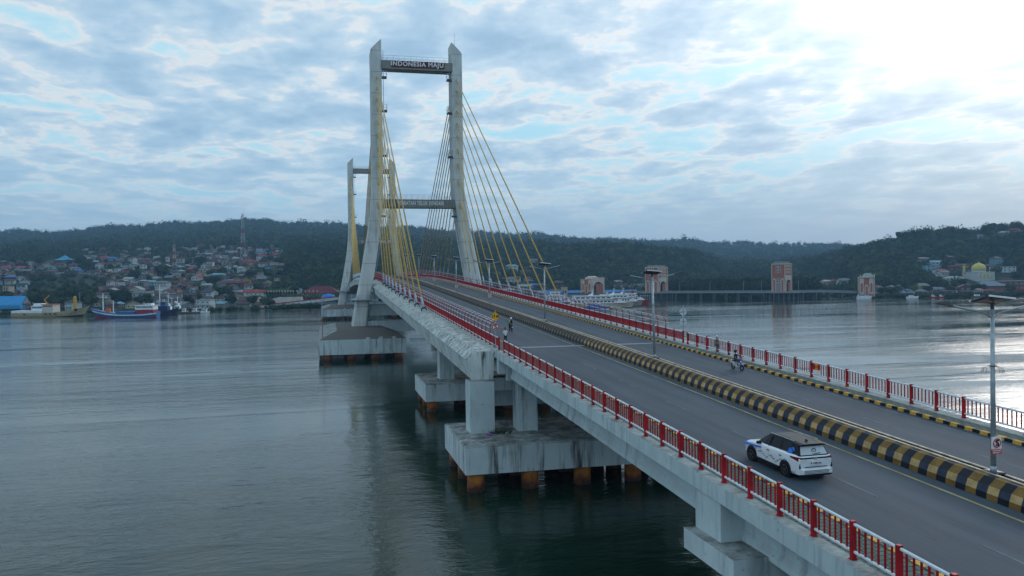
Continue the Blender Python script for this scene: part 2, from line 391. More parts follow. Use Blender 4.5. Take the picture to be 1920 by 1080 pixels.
tag(kb.build('kerb', [M['yellow'], M['black']]), kind='structure')
# striped median barrier, thing of its own (two parallel concrete safety walls with a dark gutter between)
mbt = thing('median_barrier', 'long yellow and black striped concrete barrier dividing the two carriageways', 'road barrier', (25.2, 31, rail(31) - 1.3))
UB = frange(U0 + .1, 620.1, 0.515)
bl = MB(); secL = [(24.30, -1.36), (24.33, -1.12), (24.62, -.86), (24.78, -.60), (25.02, -.50), (25.10, -1.36)]
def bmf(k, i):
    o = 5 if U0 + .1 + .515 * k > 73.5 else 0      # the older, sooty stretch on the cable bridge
    return o + ((3, 4, 3, 3, 3, 3) if k % 2 else (0, 1, 0, 0, 0, 0))[i]  # one face per stripe is paler: light painted into its colour
BMATS = [M['tan'], M['tanl'], M['yellow'], M['black'], M['slate'], plain('old_barrier_yellow', (.10, .075, .045), .8, 0, .3), plain('old_barrier_yellow_lit_row', (.19, .16, .12), .8, 0, .3), M['yellow'], M['black'], plain('old_barrier_black_lit_row', (.04, .043, .05), .8, 0, .3)]
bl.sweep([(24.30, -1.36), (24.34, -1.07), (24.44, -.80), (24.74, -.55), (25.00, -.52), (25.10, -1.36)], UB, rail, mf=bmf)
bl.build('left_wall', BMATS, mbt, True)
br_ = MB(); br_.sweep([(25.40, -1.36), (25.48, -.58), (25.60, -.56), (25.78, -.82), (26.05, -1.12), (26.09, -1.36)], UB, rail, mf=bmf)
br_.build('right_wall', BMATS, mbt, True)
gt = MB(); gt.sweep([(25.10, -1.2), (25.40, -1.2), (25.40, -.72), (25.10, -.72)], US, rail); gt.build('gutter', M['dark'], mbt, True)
cpn = MB(); cpn.sweep([(24.96, -.53), (25.06, -.53), (25.06, -.49), (24.96, -.49)], US, rail); cpn.sweep([(25.46, -.57), (25.56, -.57), (25.56, -.53), (25.46, -.53)], US, rail)
cpn.build('edge_strip', plain('cream_edge', (0.58, 0.50, 0.40), .7, 0, .3), mbt, True)
# ------------------------------------------------------------------ approach viaduct
ap = thing('approach_viaduct', 'pale concrete girder viaduct carrying the road in the foreground', 'bridge', (24.6, 31, 0))
UA = frange(U0, U1 - .15, 2.0)
dk = MB(); dk.sweep([(15.55, -1.70), (33.45, -1.70), (33.45, -1.43), (15.55, -1.43)], UA, rail); dk.build('deck_slab', M['concrete'], ap, True)
for v0, v1 in ((15.05, 15.58), (33.42, 34.15)):
    e = MB(); o_, i_ = (v0, v1) if v0 < 20 else (v1, v0)
    sec = [(v0, -1.82), (v1, -1.82), (v1, -1.13), (v0, -1.13)]
    e.sweep(sec, UA, rail); e.build('edge_beam', M['concrete'], ap, True)
UG = frange(U0, 29.9, 3.0), frange(30.2, 69.4, 3.0)
for v in (16.45, 20.5, 24.6, 28.7, 32.75):
    for us in UG:
        g_ = MB(); g_.sweep([(v - .40, -3.45), (v + .40, -3.45), (v + .40, -3.22), (v + .28, -2.95), (v + .25, -1.705), (v - .25, -1.705), (v - .28, -2.95), (v - .40, -3.22)], us, rail)
        g_.build('girder', M['concrete'], ap, True)
def pile(pm, x, y, r, z1, parent, n=14):
    p = MB(); p.lathe([(r, -6), (r, 0.32), (r, z1)], (x, y, 0), n); return p.build('pile', M['pile'], parent, True, True)
def mk_pile():
    mt, b = new_mat('rusty_yellow_pile')
    g0 = nd('ShaderNodeNewGeometry'); sx = nd('ShaderNodeSeparateXYZ'); L.new(g0.outputs['Position'], sx.inputs[0])
    n = noise(g0.outputs['Position'], 1.6, 5, .7)
    h = mth('ADD', mth('MULTIPLY', sx.outputs[2], .35), n)
    L.new(ramp(h, [(0.50, (0.05, 0.018, 0.010)), (0.66, (0.14, 0.045, 0.015)), (0.82, (0.33, 0.10, 0.013)), (1.05 - .05, (0.40, 0.155, 0.018))]), b.inputs['Base Color'])
    b.inputs['Roughness'].default_value = .85; bump(b, n, .4, .05); return mt
M['pile'] = mk_pile()
Z = lambda zc: H0 + zc
# second pier (near, bottom of the picture)
for v0, v1 in ((15.12, 16.9), (32.3, 34.08)):
    p = MB(); p.b2(v0, v1, 28.95, 31.15, Z(-10.5), rail(30) - 1.83 + .0); p.build('pier_block', M['concrete'], ap, True)
p = MB()
for a, b, za, zb in ((14.6, 19.0, -11.35, -12.7), (19.0, 30.2, -12.7, -12.7), (30.2, 34.6, -12.7, -11.35)): p.hexa([(a, 27.0, Z(za)), (b, 27.0, Z(zb)), (b, 31.2, Z(zb)), (a, 31.2, Z(za)), (a, 27.0, Z(-10.5)), (b, 27.0, Z(-10.5)), (b, 31.2, Z(-10.5)), (a, 31.2, Z(-10.5))])
p.build('pier_beam', M['cap'], ap, True)
for v in (20.2, 29.0):
    p = MB(); p.b2(v - 1.1, v + 1.1, 28.0, 30.4, 2.6, Z(-12.4)); p.build('column', M['concrete'], ap, True)
p = MB(); p.b2(17.5, 31.7, 25.5, 33, 1.3, 2.6); c0 = p.build('pile_cap', M['cap'], ap, True)
for v in (18.6, 24.6, 30.6):
    for u in (26.8, 31.7): pile(None, v, u, .6, 1.3, c0)
# pier at the joint
def cap_box(v0, v1, u0, u1, z0, z1, parent):
    p = MB(); b_ = .12
    p.hexa([(v0, u0, z0), (v1, u0, z0), (v1, u1, z0), (v0, u1, z0), (v0, u0, z1 - b_), (v1, u0, z1 - b_), (v1, u1, z1 - b_), (v0, u1, z1 - b_)])
    p.hexa([(v0, u0, z1 - b_), (v1, u0, z1 - b_), (v1, u1, z1 - b_), (v0, u1, z1 - b_), (v0 + b_, u0 + b_, z1), (v1 - b_, u0 + b_, z1), (v1 - b_, u1 - b_, z1), (v0 + b_, u1 - b_, z1)])
    return p.build('pile_cap', M['cap'], parent, True)
cpj = cap_box(11.0, 38.2, 64.3, 75.7, Z(-15.85), Z(-13.55), ap)
for v in [12.0 + 4.6 * k for k in range(6)]:
    for u in (65.2, 70, 74.8): pile(None, v, u, .73, Z(-15.85), cpj)
for v0, v1, u1_ in ((12.45, 14.62, 72.2), (16.78, 18.58, 71.9), (30.62, 32.4, 71.9), (34.6, 36.8, 72.2)):
    p = MB(); p.b2(v0, v1, 69.8, u1_, Z(-13.6), Z(-9.0) if v1 - v0 > 2 else rail(69.8) - 3.5); p.build('column', M['cap'], ap, True)
p = MB(); p.b2(14.64, 34.6, 72.3, 74.2, Z(-10.2), Z(-9.0)); p.b2(14.8, 34.4, 74.2, 75.2, Z(-11.9), Z(-10.2)); p.build('pier_beam', M['cap'], ap, True)
p = MB(); p.b2(15.15, 15.8, 70.3, 71.1, Z(-8.4), rail(70.6) - 1.84); p.b2(15.85, 16.5, 69.9, 70.6, Z(-9.0), Z(-7.7)); p.b2(16.6, 33.2, 70.0, 70.9, Z(-9.0), rail(70) - 1.75)
p.build('bearing_block', M['cap'], ap, True)
mv = MB()
for k in range(26):
    x, y = 14.0 + rnd.random() * 2.4, 69.0 + rnd.gauss(0, .35)
    for q in range(5):
        a = rnd.random() * 6.28; hh = .15 + rnd.random() * .35
        mv.add([(x, y, 3.84), (x + .06, y, 3.84), (x + .25 * math.cos(a), y + .25 * math.sin(a), 3.84 + hh)], [(0, 1, 2)])
tag(mv.build('weed_clump', M['leaf'], loc=(15.0, 69.0, 3.84), world=True), 'green weeds growing between the columns on the nearest big pile cap', 'weeds', kind='stuff')
pb = MB(); pb.lathe([(.01, 0), (.16, .03), (.2, .1), (.12, .2), (.03, .24)], (0, 0, 0), 7, 0, 1.5, 1)
tag(pb.build('plastic_bag', plain('purple_plastic', (0.30, 0.08, 0.36), .5), loc=(13.9, 68.6, 3.84)), 'small purple plastic bag lying on the nearest big pile cap', 'plastic bag')
# ------------------------------------------------------------------ cable-stayed bridge
cb = thing('cable_stayed_bridge', 'cable stayed bridge with two twin-legged concrete pylons and yellow stays', 'bridge', (24.6, 315, 0))
UM = frange(U1, U2, 2.0)
dk = MB(); dk.sweep([(14.9, -1.80), (34.3, -1.80), (34.3, -1.41), (14.9, -1.41)], UM, rail); dk.build('deck_slab', M['concrete'], cb, True)
for v0, v1 in ((15.05, 15.58), (33.42, 34.15)):
    e = MB(); e.sweep([(v0, -1.42), (v1, -1.42), (v1, -1.125), (v0, -1.125)], UM, rail); e.build('parapet_base', M['concrete'], cb, True)
for sgn in (1, -1):
    X = (lambda v: v) if sgn == 1 else (lambda v: 49.2 - v)
    g_ = MB(); sec = [(X(14.98), -1.22), (X(13.2), -1.22), (X(12.5), -1.95), (X(12.92), -3.78), (X(14.85), -3.78)]
    g_.sweep(sec, UM, rail)
    u = U1 + .35
    while u < U2 - 1:      # precast facing slabs along the chamfer, a little uneven
        l = .85 + rnd.random() * .3; j = rnd.random() * .05
        a = [(X(13.28 - j), u, rail(u) - 1.16 + j), (X(12.42), u, rail(u) - 1.98 + j * .6), (X(12.42), u + l, rail(u + l) - 1.98 + j), (X(13.28 - j), u + l, rail(u + l) - 1.16 + j),
             (X(13.28 - j), u, rail(u) - 1.10 + j), (X(12.36), u, rail(u) - 1.92 + j), (X(12.36), u + l, rail(u + l) - 1.92 + j), (X(13.28 - j), u + l, rail(u + l) - 1.10 + j)]
        g_.hexa(a); u += l + .10 + rnd.random() * .08
    g_.build('edge_girder', M['girder'], cb, True)
    for u in frange(84, 548, 8.0):
        g2 = MB(); g2.b2(min(X(14.9), X(24.0)), max(X(14.9), X(24.0)), u, u + .5, rail(u) - 3.2, rail(u) - 1.81)
        g2.build('cross_girder', M['concrete'], cb, True)
M['mound'] = concrete('dirty_cap_top', (0.13, 0.125, 0.115), .9, .9, 1.4, (0.04, 0.035, 0.03))
# side-span pier(s)
def side_pier(u0, sgn):
    zt = rail(u0 + 6) - 3.8
    p = cap_box(12.85, 36.35, u0 - .2, u0 + 12.3, Z(-15.95), Z(-13.6), cb)
    for v in [13.9 + 5.2 * k for k in range(5)]:
        for u in (u0 + .9, u0 + 6, u0 + 11.2): pile(None, v, u, .75, Z(-15.95), p)
    for v0 in (15.4, 31.8):
        q = MB(); q.b2(v0, v0 + 2.0, u0 + 4.2, u0 + 6.6, Z(-13.65), rail(u0 + 5) - 1.82); q.build('column', M['concrete'], cb, True)
side_pier(105.7, 1); side_pier(511.5, 1)
p = cap_box(12.0, 37.2, 553, 564, Z(-15.85), Z(-13.6), cb)
for v in (15, 33): q = MB(); q.b2(v - 1.2, v + 1.2, 556, 559, Z(-13.65), rail(557) - 1.82); q.build('column', M['concrete'], cb, True)
# pylons
LEGP = [(-12.9, 15.95, 1.80, 4.3), (-6, 14.85, 1.72, 4.2), (-1.6, 13.95, 1.66, 4.0), (3.6, 13.0, 1.62, 3.9), (8.5, 12.2, 1.58, 3.8), (13, 11.5, 1.5, 3.6), (17, 11.0, 1.46, 3.5), (20.5, 10.65, 1.44, 3.4), (24, 10.45, 1.42, 3.3), (30, 10.38, 1.40, 3.2), (60.0, 10.35, 1.38, 3.1)]
CAB = [52.9, 50.1, 47.3, 44.8, 41.5, 38.2, 34.7, 30.9, 26.5, 20.6]
def leg_off(z):
    for a, b in zip(LEGP, LEGP[1:]):
        if a[0] <= z <= b[0]:
            t = (z - a[0]) / (b[0] - a[0]); return a[1] + (b[1] - a[1]) * t, a[2] + (b[2] - a[2]) * t, a[3] + (b[3] - a[3]) * t
def xo(z, s): return 0 if s < 0 else .35 + .65 * max(0, min(1, (26 - z) / 20))
def pylon(up, words):
    for s in (-1, 1):
        lg = MB(); rings = []; ch = .35
        for z, o, hw, hd in LEGP:
            cx_ = CT + s * o + xo(z, s)
            rings.append([(cx_ - hw, up - hd + ch, Z(z)), (cx_ - hw + ch, up - hd, Z(z)), (cx_ + hw - ch, up - hd, Z(z)), (cx_ + hw, up - hd + ch, Z(z)),
                          (cx_ + hw, up + hd - ch, Z(z)), (cx_ + hw - ch, up + hd, Z(z)), (cx_ - hw + ch, up + hd, Z(z)), (cx_ - hw, up + hd - ch, Z(z))])
        top = [(x, y, Z(60.0 + 2.8 * ((-s * (x - (CT + s * 10.35 + xo(60, s))) / 1.38 + 1) / 2))) for x, y, z in rings[-1]]
        rings.append(top); lg.loft(rings)
        lo = lg.build('pylon_leg', M['pylon'], cb, True)
        # work platform round the leg near deck level
        o, hw, hd = leg_off(-4.3); cx_ = CT + s * o + xo(-4.3, s); pf = MB()
        for a, b, c, d in ((cx_ - hw - 1.3, cx_ + hw + 1.3, up - hd - 1.2, up - hd), (cx_ - hw - 1.3, cx_ + hw + 1.3, up + hd, up + hd + 1.2), (cx_ - hw - 1.3, cx_ - hw, up - hd, up + hd), (cx_ + hw, cx_ + hw + 1.3, up - hd, up + hd)):
            pf.b2(a, b, c, d, Z(-4.75), Z(-4.45))
        for (x0, y0), (x1, y1) in (((cx_ - hw - 1.25, up - hd - 1.15), (cx_ + hw + 1.25, up - hd - 1.15)), ((cx_ - hw - 1.25, up - hd - 1.15), (cx_ - hw - 1.25, up + hd + 1.15)), ((cx_ + hw + 1.25, up - hd - 1.15), (cx_ + hw + 1.25, up + hd + 1.15))):
            for h in (.5, 1.0): pf.tube((x0, y0, Z(-4.45) + h), (x1, y1, Z(-4.45) + h), .05, .05, 4)
            for t in frange(0, 1, .2): pf.tube((x0 + (x1 - x0) * t, y0 + (y1 - y0) * t, Z(-4.45)), (x0 + (x1 - x0) * t, y0 + (y1 - y0) * t, Z(-3.45)), .045, .045, 4)
        pf.build('work_platform', M['steel'], lo, True)
        # small inspection cages and ladder on the inner face
        ld = MB(); xi = CT + s * (10.38 - 1.42 - .35)
        for z0 in (53.0, 44.3, 32.7, 17.0):
            o, hw, hd = leg_off(z0); xi = CT + s * (o - hw) + xo(z0, s)
            ld.box((xi - s * .65, up - 2, Z(z0)), (1.3, 1.6, .45), 0, 1, .8)
            for x in (xi - s * .1, xi - s * 1.25):
                for y in (up - 2.75, up - 1.25): ld.tube((x, y, Z(z0)), (x, y, Z(z0 + 1.7)), .05, .05, 4)
            for h in (.8, 1.6):
                ld.tube((xi - s * 1.25, up - 2.75, Z(z0 + h)), (xi - s * 1.25, up - 1.25, Z(z0 + h)), .045, .045, 4); ld.tube((xi, up - 2.75, Z(z0 + h)), (xi - s * 1.25, up - 2.75, Z(z0 + h)), .045, .045, 4)
        zz = [3, 8.5, 13, 17, 20.5, 24, 30, 54, 60]
        for za, zb in zip(zz, zz[1:]):
            oa, ha, _ = leg_off(za); ob, hb, _ = leg_off(zb)
            for dy in (-2.3, -1.8, -1.3):
                ld.tube((CT + s * (oa - ha - .45) + xo(za, s), up + dy, Z(za)), (CT + s * (ob - hb - .45) + xo(zb, s), up + dy, Z(zb)), .05, .05, 4)
            n = int((zb - za) / .9)
            for k in range(n):
                t = k / n; x = CT + s * ((oa - ha) * (1 - t) + (ob - hb) * t - .45) + xo(za, s) * (1 - t) + xo(zb, s) * t; z = Z(za + (zb - za) * t)
                ld.tube((x, up - 2.3, z), (x, up - 1.3, z), .03, .03, 4)
        ld.build('access_ladder', [M['steel'], M['darksteel']], lo, True)
        an = MB(); an.tube((CT + s * 10.6, up, Z(59.5)), (CT + s * 10.6, up, Z(66.2)) if s > 0 else (CT + s * 9.0, up, Z(63.5)), .05, .03, 5)
        if s > 0: an.build('lightning_rod', M['darksteel'], lo, True)
        # cap with raised weathered mound
        v0, v1 = (-1.25, 17.9) if s < 0 else (2 * CT - 17.9, 2 * CT + 1.25)
        q = MB(); z0, z1, z2 = Z(-16.05), Z(-12.75), Z(-11.35); u0, u1 = up - 32, up + 26
        q.hexa([(v0, u0, z0), (v1, u0, z0), (v1, u1, z0), (v0, u1, z0), (v0, u0, z1), (v1, u0, z1), (v1, u1, z1), (v0, u1, z1)])
        a, b = v0 + 4.2, v1 - 3.6
        q.hexa([(v0 + .02, u0 + .02, z1), (v1 - .02, u0 + .02, z1), (v1 - .02, u1 - .02, z1), (v0 + .02, u1 - .02, z1), (a, u0 + 12, z2), (b, u0 + 12, z2), (b, u1 - 10, z2), (a, u1 - 10, z2)], [0, 1, 1, 1, 1, 0 if s < 0 else 1])
        if s < 0:
            for vv in (9.0, 11.8, 14.6): q.b2(vv, vv + .9, u0 - .25, u0, z0 + .3, z1 + .45)
        po = q.build('pile_cap', [M['cap'], M['mound']], cb, True)
        for v in frange(v0 + 1.8, v1 - 1.6, 5.2):
            for u in (u0 + 1.6, u0 + 8, u0 + 30): pile(None, v, u, 1.0, z0, po, 12)
        # stays
        for side in (-1, 1):
            for k, zc in enumerate(CAB):
                ud = up + side * (98.0 - 8.65 * k); vd = 14.05 if s < 0 else 35.15
                o, hw, hd = leg_off(zc); pt = Vector((CT + s * (o - .1) + xo(zc, s) * .8, up + side * (hd - .1), Z(zc))); pd = Vector((vd, ud, rail(ud) - 1.2))
                d = (pt - pd).normalized()
                ca = MB(); ca.tube(pd + d * 4.0, pt, .125, .125, 7); co = ca.build('stay_cable', M['cable'], cb, True, True)
                sl_ = MB(); sl_.tube(pd - d * .6, pd + d * .8, .30, .30, 9, 1); sl_.tube(pd + d * .8, pd + d * 4.2, .20, .17, 8, 0)
                sl_.tube(pd + d * .8, pd + d * .98, .42, .42, 10, 2)
                sl_.build('cable_sleeve', [M['cablegrey'], M['concrete'], M['blk']], co, True, True)
                so_ = MB(); so_.tube(pt - d * 2.4, pt + d * .2, .19, .19, 7); so_.build('anchor_pipe', M['cable'], co, True, True)
    # cross beams with walkways
    zs = ((55.1, 57.3), (19.2, 21.35))
    for k, (za, zb) in enumerate(zs):
        o, hw, hd = leg_off(za); bm = MB(); bm.b2(CT - o + hw - .15, CT + o - hw + .5, up - 3.0, up + .6, Z(za), Z(zb))
        bo = bm.build('crossbeam', M['beam'], cb, True)
        hr = MB()
        for y in (up - 2.9, up + .5):
            for h in (.6, 1.25): hr.tube((CT - o + hw, y, Z(zb) + h), (CT + o - hw, y, Z(zb) + h), .04, .04, 4)
            for x in frange(CT - o + hw, CT + o - hw, 1.5): hr.tube((x, y, Z(zb)), (x, y, Z(zb) + 1.25), .04, .04, 4)
        hr.build('handrail', M['steel'], bo, True)
        loc0 = Vector((CT - 24.6, up - 315, 0))
        wd = words[k]
        if wd:
            if wd[3]:
                bp = MB(); bp.b2(CT - 6.6, CT + 7.4, up - 3.06, up - 3.0, Z(za + .45), Z(zb) - .03); bp.build('sign_board', concrete('faded_red_board', (0.14, 0.03, 0.035), .9, 0, 2.5, (0.08, 0.07, 0.07)), bo, True)
            text_mesh('lettering', wd[0], wd[1], M['wht'], (loc0[0] + wd[4], loc0[1] - 3.12, Z((za + zb) / 2 + .25 * (1 if wd[3] else 0))), bo, xs=wd[2], off=wd[5], space=wd[6])
        em = MB(); ex = CT + (8.3 if k == 1 else -.5)
        if k == 1 or up > 300:
            em.tube((ex, up - 3.0, Z((za + zb) / 2)), (ex, up - 3.08, Z((za + zb) / 2)), .75, .75, 18, 0); em.tube((ex, up - 3.08, Z((za + zb) / 2)), (ex, up - 3.12, Z((za + zb) / 2)), .5, .5, 5, 1)
            em.build('emblem', [M['wht'] if up > 300 else solid('emblem_grey', (.22, .23, .2)), M['beam']], bo, True)
    bm = MB(); bm.b2(CT - 13.6, CT + 13.6, up - 2.2, up + 2.2, Z(-8.8), Z(-6.0)); bm.build('crossbeam', M['concrete'], cb, True)
    bm = MB(); bm.b2(CT - 14.5, CT + 14.5, up - 3, up + 3, Z(-12.9), Z(-10.1)); bm.build('tie_beam', M['concrete'], cb, True)
pylon(213.2, (('INDONESIA MAJU', 1.58, 1.0, True, .25, .042, 1.12), ('JEMBATAN TELUK KENDARI', 1.42, .62, False, .75, .035, 1.1)))
pylon(416.5, (None, ('SULAWESI TENGGARA', 1.45, .74, False, .5, .035, 1.1)))
# ------------------------------------------------------------------ railings
def railing_run(name, v, ua, ub, label, arm, grp, sgn, vis_near):
    t = thing(name, label, 'railing', (v, ua, rail(ua) - 1.12), group=None)
    n = int(round((ub - ua) / 2.0)); rest = MB(); restp = MB()
    for k in range(n + 1):
        u = ua + 2.0 * k; z = rail(u)
        tgt = MB(); 
        tgt.b2(v - .075, v + .075, u - .07, u + .07, z - 1.14, z + .05, 0); tgt.box((v, u, z - 1.105), (.20, .20, .03), 0, 0)
        if arm and u > 75:
            pts = [(v, u, z), (v, u, z + .55), (v + sgn * .08, u, z + .85), (v + sgn * .28, u, z + 1.07), (v + sgn * .6, u, z + 1.15)]
            tgt.path(pts, .045, 5, 0)
        if k <= 99: tgt.build('post', M['redpaint'], t, True)
        else: rest.add(tgt.v, tgt.f)
        if k < n:
            q = MB(); za, zb = rail(u), rail(u + 2)
            q.tube((v - .0, u + .08, za - .05), (v, u + 1.92, zb - .05), .05, .05, 8, 1); q.tube((v, u + .08, za - .88), (v, u + 1.92, zb - .88), .05, .05, 8, 1)
            nb = 9 if arm else 6
            for j in range(nb):
                f_ = (j + .5) / nb if arm else (j + .75) / (nb + .5); uu = u + .08 + 1.84 * f_; zz = za + (zb - za) * f_
                ww = .028 if not arm else .045
                q.b2(v - .02, v + .02, uu - ww, uu + ww, zz - .87, zz - .07, 0)
            if k <= 99: q.build('panel', [M['redpaint'], M['whitepaint']], t, True)
            else: restp.add(q.v, q.f, q.m)
    if n > 99:
        tag(rest.build('posts', M['redpaint'], t, True), kind='stuff'); tag(restp.build('panels', [M['redpaint'], M['whitepaint']], t, True), kind='stuff')
    if arm:
        hb = MB(); us = frange(75.2, ub, 4)
        for dx, dz in ((.0, .5), (.12, .9), (.34, 1.09), (.6, 1.15)):
            hb.path([(v + sgn * dx, u, rail(u) + dz) for u in us], .03, 4)
        hb.build('guard_bar', M['whitepaint'], t, True)
railing_run('railing', 15.43, -38.8, 69.2, 'red and white railing along the near left edge of the foreground viaduct', False, None, 1, 1)
railing_run('railing', 33.80, -39.1, 70.9, 'red and white railing along the far right edge of the foreground viaduct', False, None, -1, 1)
railing_run('railing', 15.43, 71.3, 555.3, 'red railing with curved white guard bars on the left side of the cable bridge', True, None, 1, 1)
railing_run('railing', 33.80, 71.9, 555.9, 'red railing with curved white guard bars on the right side of the cable bridge', True, None, -1, 1)
# ------------------------------------------------------------------ street lamps on the median
def lamp(u, i, plate):
    names = ['nearest solar street lamp on the striped median, no-stopping plate on its pole', 'second nearest solar street lamp on the striped median, by the scooter', 'third nearest solar street lamp on the striped median, no plate',
             'fourth solar street lamp on the median, nearest of those far ones with plates', 'fifth solar street lamp on the median, with a small red plate', 'sixth solar street lamp on the median, just before the near pylon',
             'seventh solar street lamp on the median, under the near pylon', 'eighth solar street lamp on the median, just beyond the near pylon']
    t = thing('street_lamp', names[i], 'street lamp', (25.25, u, rail(u) - .52), group='solar lamps standing on the median')
    if i == 1: t.rotation_euler = (0, math.radians(-1.2), 0)
    p = MB(); p.box((0, 0, .02), (.5, .7, .05), 0, 1); p.tube((0, 0, 0), (0, 0, .25), .13, .11, 10); p.tube((0, 0, .2), (0, 0, 6.35), .105, .075, 10)
    p.build('pole', [M['steel'], M['darksteel']], t, smooth=True)
    s = MB(); s.ring((0, 0, 4.15), .12, .02, 12, 0, 'Z', 5)
    for k in range(8):
        a = k * math.pi / 4 + .2; s.path([(.12 * math.cos(a), .12 * math.sin(a), 4.15), (.36 * math.cos(a), .36 * math.sin(a), 4.05), (.40 * math.cos(a), .40 * math.sin(a), 3.86)], .010, 4)
    s.build('spike_ring', M['darksteel'], t)
    for q in (-1, 1):
        a = MB(); a.path([(0, 0, 6.0), (q * .35, 0, 6.2), (q * 2.0, 0, 6.55)], .04, 6); ao = a.build('arm', M['steel'], t)
        h = MB(); h.box((q * 2.2, 0, 6.6), (.75, .26, .09), 0, 0, .8, 0, -q * .2); h.box((q * 2.2, 0, 6.545), (.5, .18, .03), 0, 1, 1, 0, -q * .2)
        h.build('lamp_head', [M['darksteel'], M['glass']], ao)
    f_ = MB(); R = -.26
    f_.tube((0, 0, 6.3), (0, 0, 6.62), .07, .07, 8, 1); f_.box((0, 0, 6.70), (1.3, .85, .05), .1, 0, 1, R, 0.10)
    for y in (-.56, .56): f_.box((-.1 * y / .56 * .56, y * .78 * math.cos(R), 6.71 + y * .78 * math.sin(R)), (1.34, .05, .07), .1, 2, 1, R, 0.10)
    f_.box((0, 0, 6.665), (1.2, .75, .02), .1, 1, 1, R, 0.10)
    f_.build('solar_panel', [M['panel'], M['darksteel'], M['wht']], t)
    if plate:
        no_stop(t, (0, -.16, 1.18), .19, True)
def no_stop(t, c, r, plate):
    s = MB(); x, y, z = c
    if plate:
        s.b2(x - r * 1.2, x + r * 1.2, y, y + .02, z - r * 1.25, z + r * 1.25, 0); s.b2(x - r * 1.2, x + r * 1.2, y, y + .02, z - r * 2.3, z - r * 1.27, 1)
    s.tube((x, y + .001, z), (x, y - .02, z), r, r, 24, 0); s.ring((x, y - .025, z), r * .86, r * .12, 24, 1, 'Y', 4)
    s.box((x, y - .03, z), (r * 1.6, .012, r * .17), 0, 1, 1, 0, math.radians(45))
    o = s.build('no_stopping_plate', [M['wht'], M['signred']], t)
    text_mesh('letter', 'S', r * 1.7, M['blk'], (x, y - .045, z - r * .02), o, extrude=.004, off=.01)
    if plate: 
        text_mesh('wording', 'DILARANG', r * .42, M['wht'], (x, y - .008, z - r * 1.55), o, extrude=.002, off=.002); text_mesh('wording', 'BERHENTI', r * .42, M['wht'], (x, y - .008, z - r * 2.0), o, extrude=.002, off=.002)
for i, (u, pl) in enumerate(zip((26.1, 58.9, 91.0, 123.2, 155.4, 187.3, 218, 249.5), (1, 0, 0, 1, 1, 1, 0, 0))): lamp(u, i, pl)
# road signs at the joint
t = thing('road_sign', 'yellow diamond sign above a round no-stopping sign on the left railing', 'road sign', (15.32, 72.3, rail(72.3) - 1.12))
p = MB(); p.tube((0, 0, 0), (0, 0, 3.55), .04, .04, 8); p.build('post', M['steel'], t)
p = MB(); p.box((0, -.05, 2.95), (.62, .03, .62), 0, 0, 1, 0, math.pi / 4); d_ = p.build('diamond_plate', M['signyel'], t)
text_mesh('wording', '17 M', .32, M['blk'], (0, -.075, 2.95), d_, extrude=.004, off=.008)
no_stop(t, (0, -.06, 2.0), .33, False)
t = thing('road_sign', 'grey backs of a diamond and round sign behind the right railing', 'road sign', (34.0, 72.2, rail(72.2) - 1.12))
p = MB(); p.tube((0, 0, 0), (0, 0, 3.6), .045, .045, 8); p.build('post', M['steel'], t)
p = MB(); p.box((0, .06, 2.95), (.66, .03, .66), 0, 0, 1, 0, math.pi / 4); p.b2(-.5, .5, .03, .05, 2.93, 2.98, 1); p.build('diamond_plate', [M['whitepaint'], M['darksteel']], t)
p = MB(); p.tube((0, .05, 2.0), (0, .08, 2.0), .36, .36, 20, 0); p.b2(-.3, .3, .03, .05, 1.98, 2.02, 1); p.build('round_plate', [M['whitepaint'], M['darksteel']], t)
t = thing('warning_banner', 'small red and yellow notice tied to the right-hand railing', 'notice', (33.68, 50.1, rail(50.1) - .9))
p = MB()
for k, mi in ((-1, 0), (0, 1), (1, 0)): p.b2(-.03, 0, k * .27 - .132, k * .27 + .132, .40, .82, mi)
p.b2(-.03, 0, -.40, .40, .10, .39, 2)
p.build('panel', [M['signred'], M['signyel'], M['wht']], t)
p = MB()
for k in (-1, 0, 1): p.ring((-.035, k * .27, .62), .08, .015, 12, 0, 'X', 4)
p.build('symbol', M['blk'], t)
# thin marker pole on the near pylon's cap
p = MB(); p.tube((0, 0, 0), (0, 0, 4.5), .07, .07, 6, 1); p.tube((0, 0, 4.5), (0, 0, 10.5), .07, .05, 6, 0)
tag(p.build('marker_pole', [M['steel'], solid('rust', (.25, .09, .04))], loc=(-.4, 186, Z(-12.7))), 'thin rusty pole standing on the left end of the near pylon cap', 'pole')
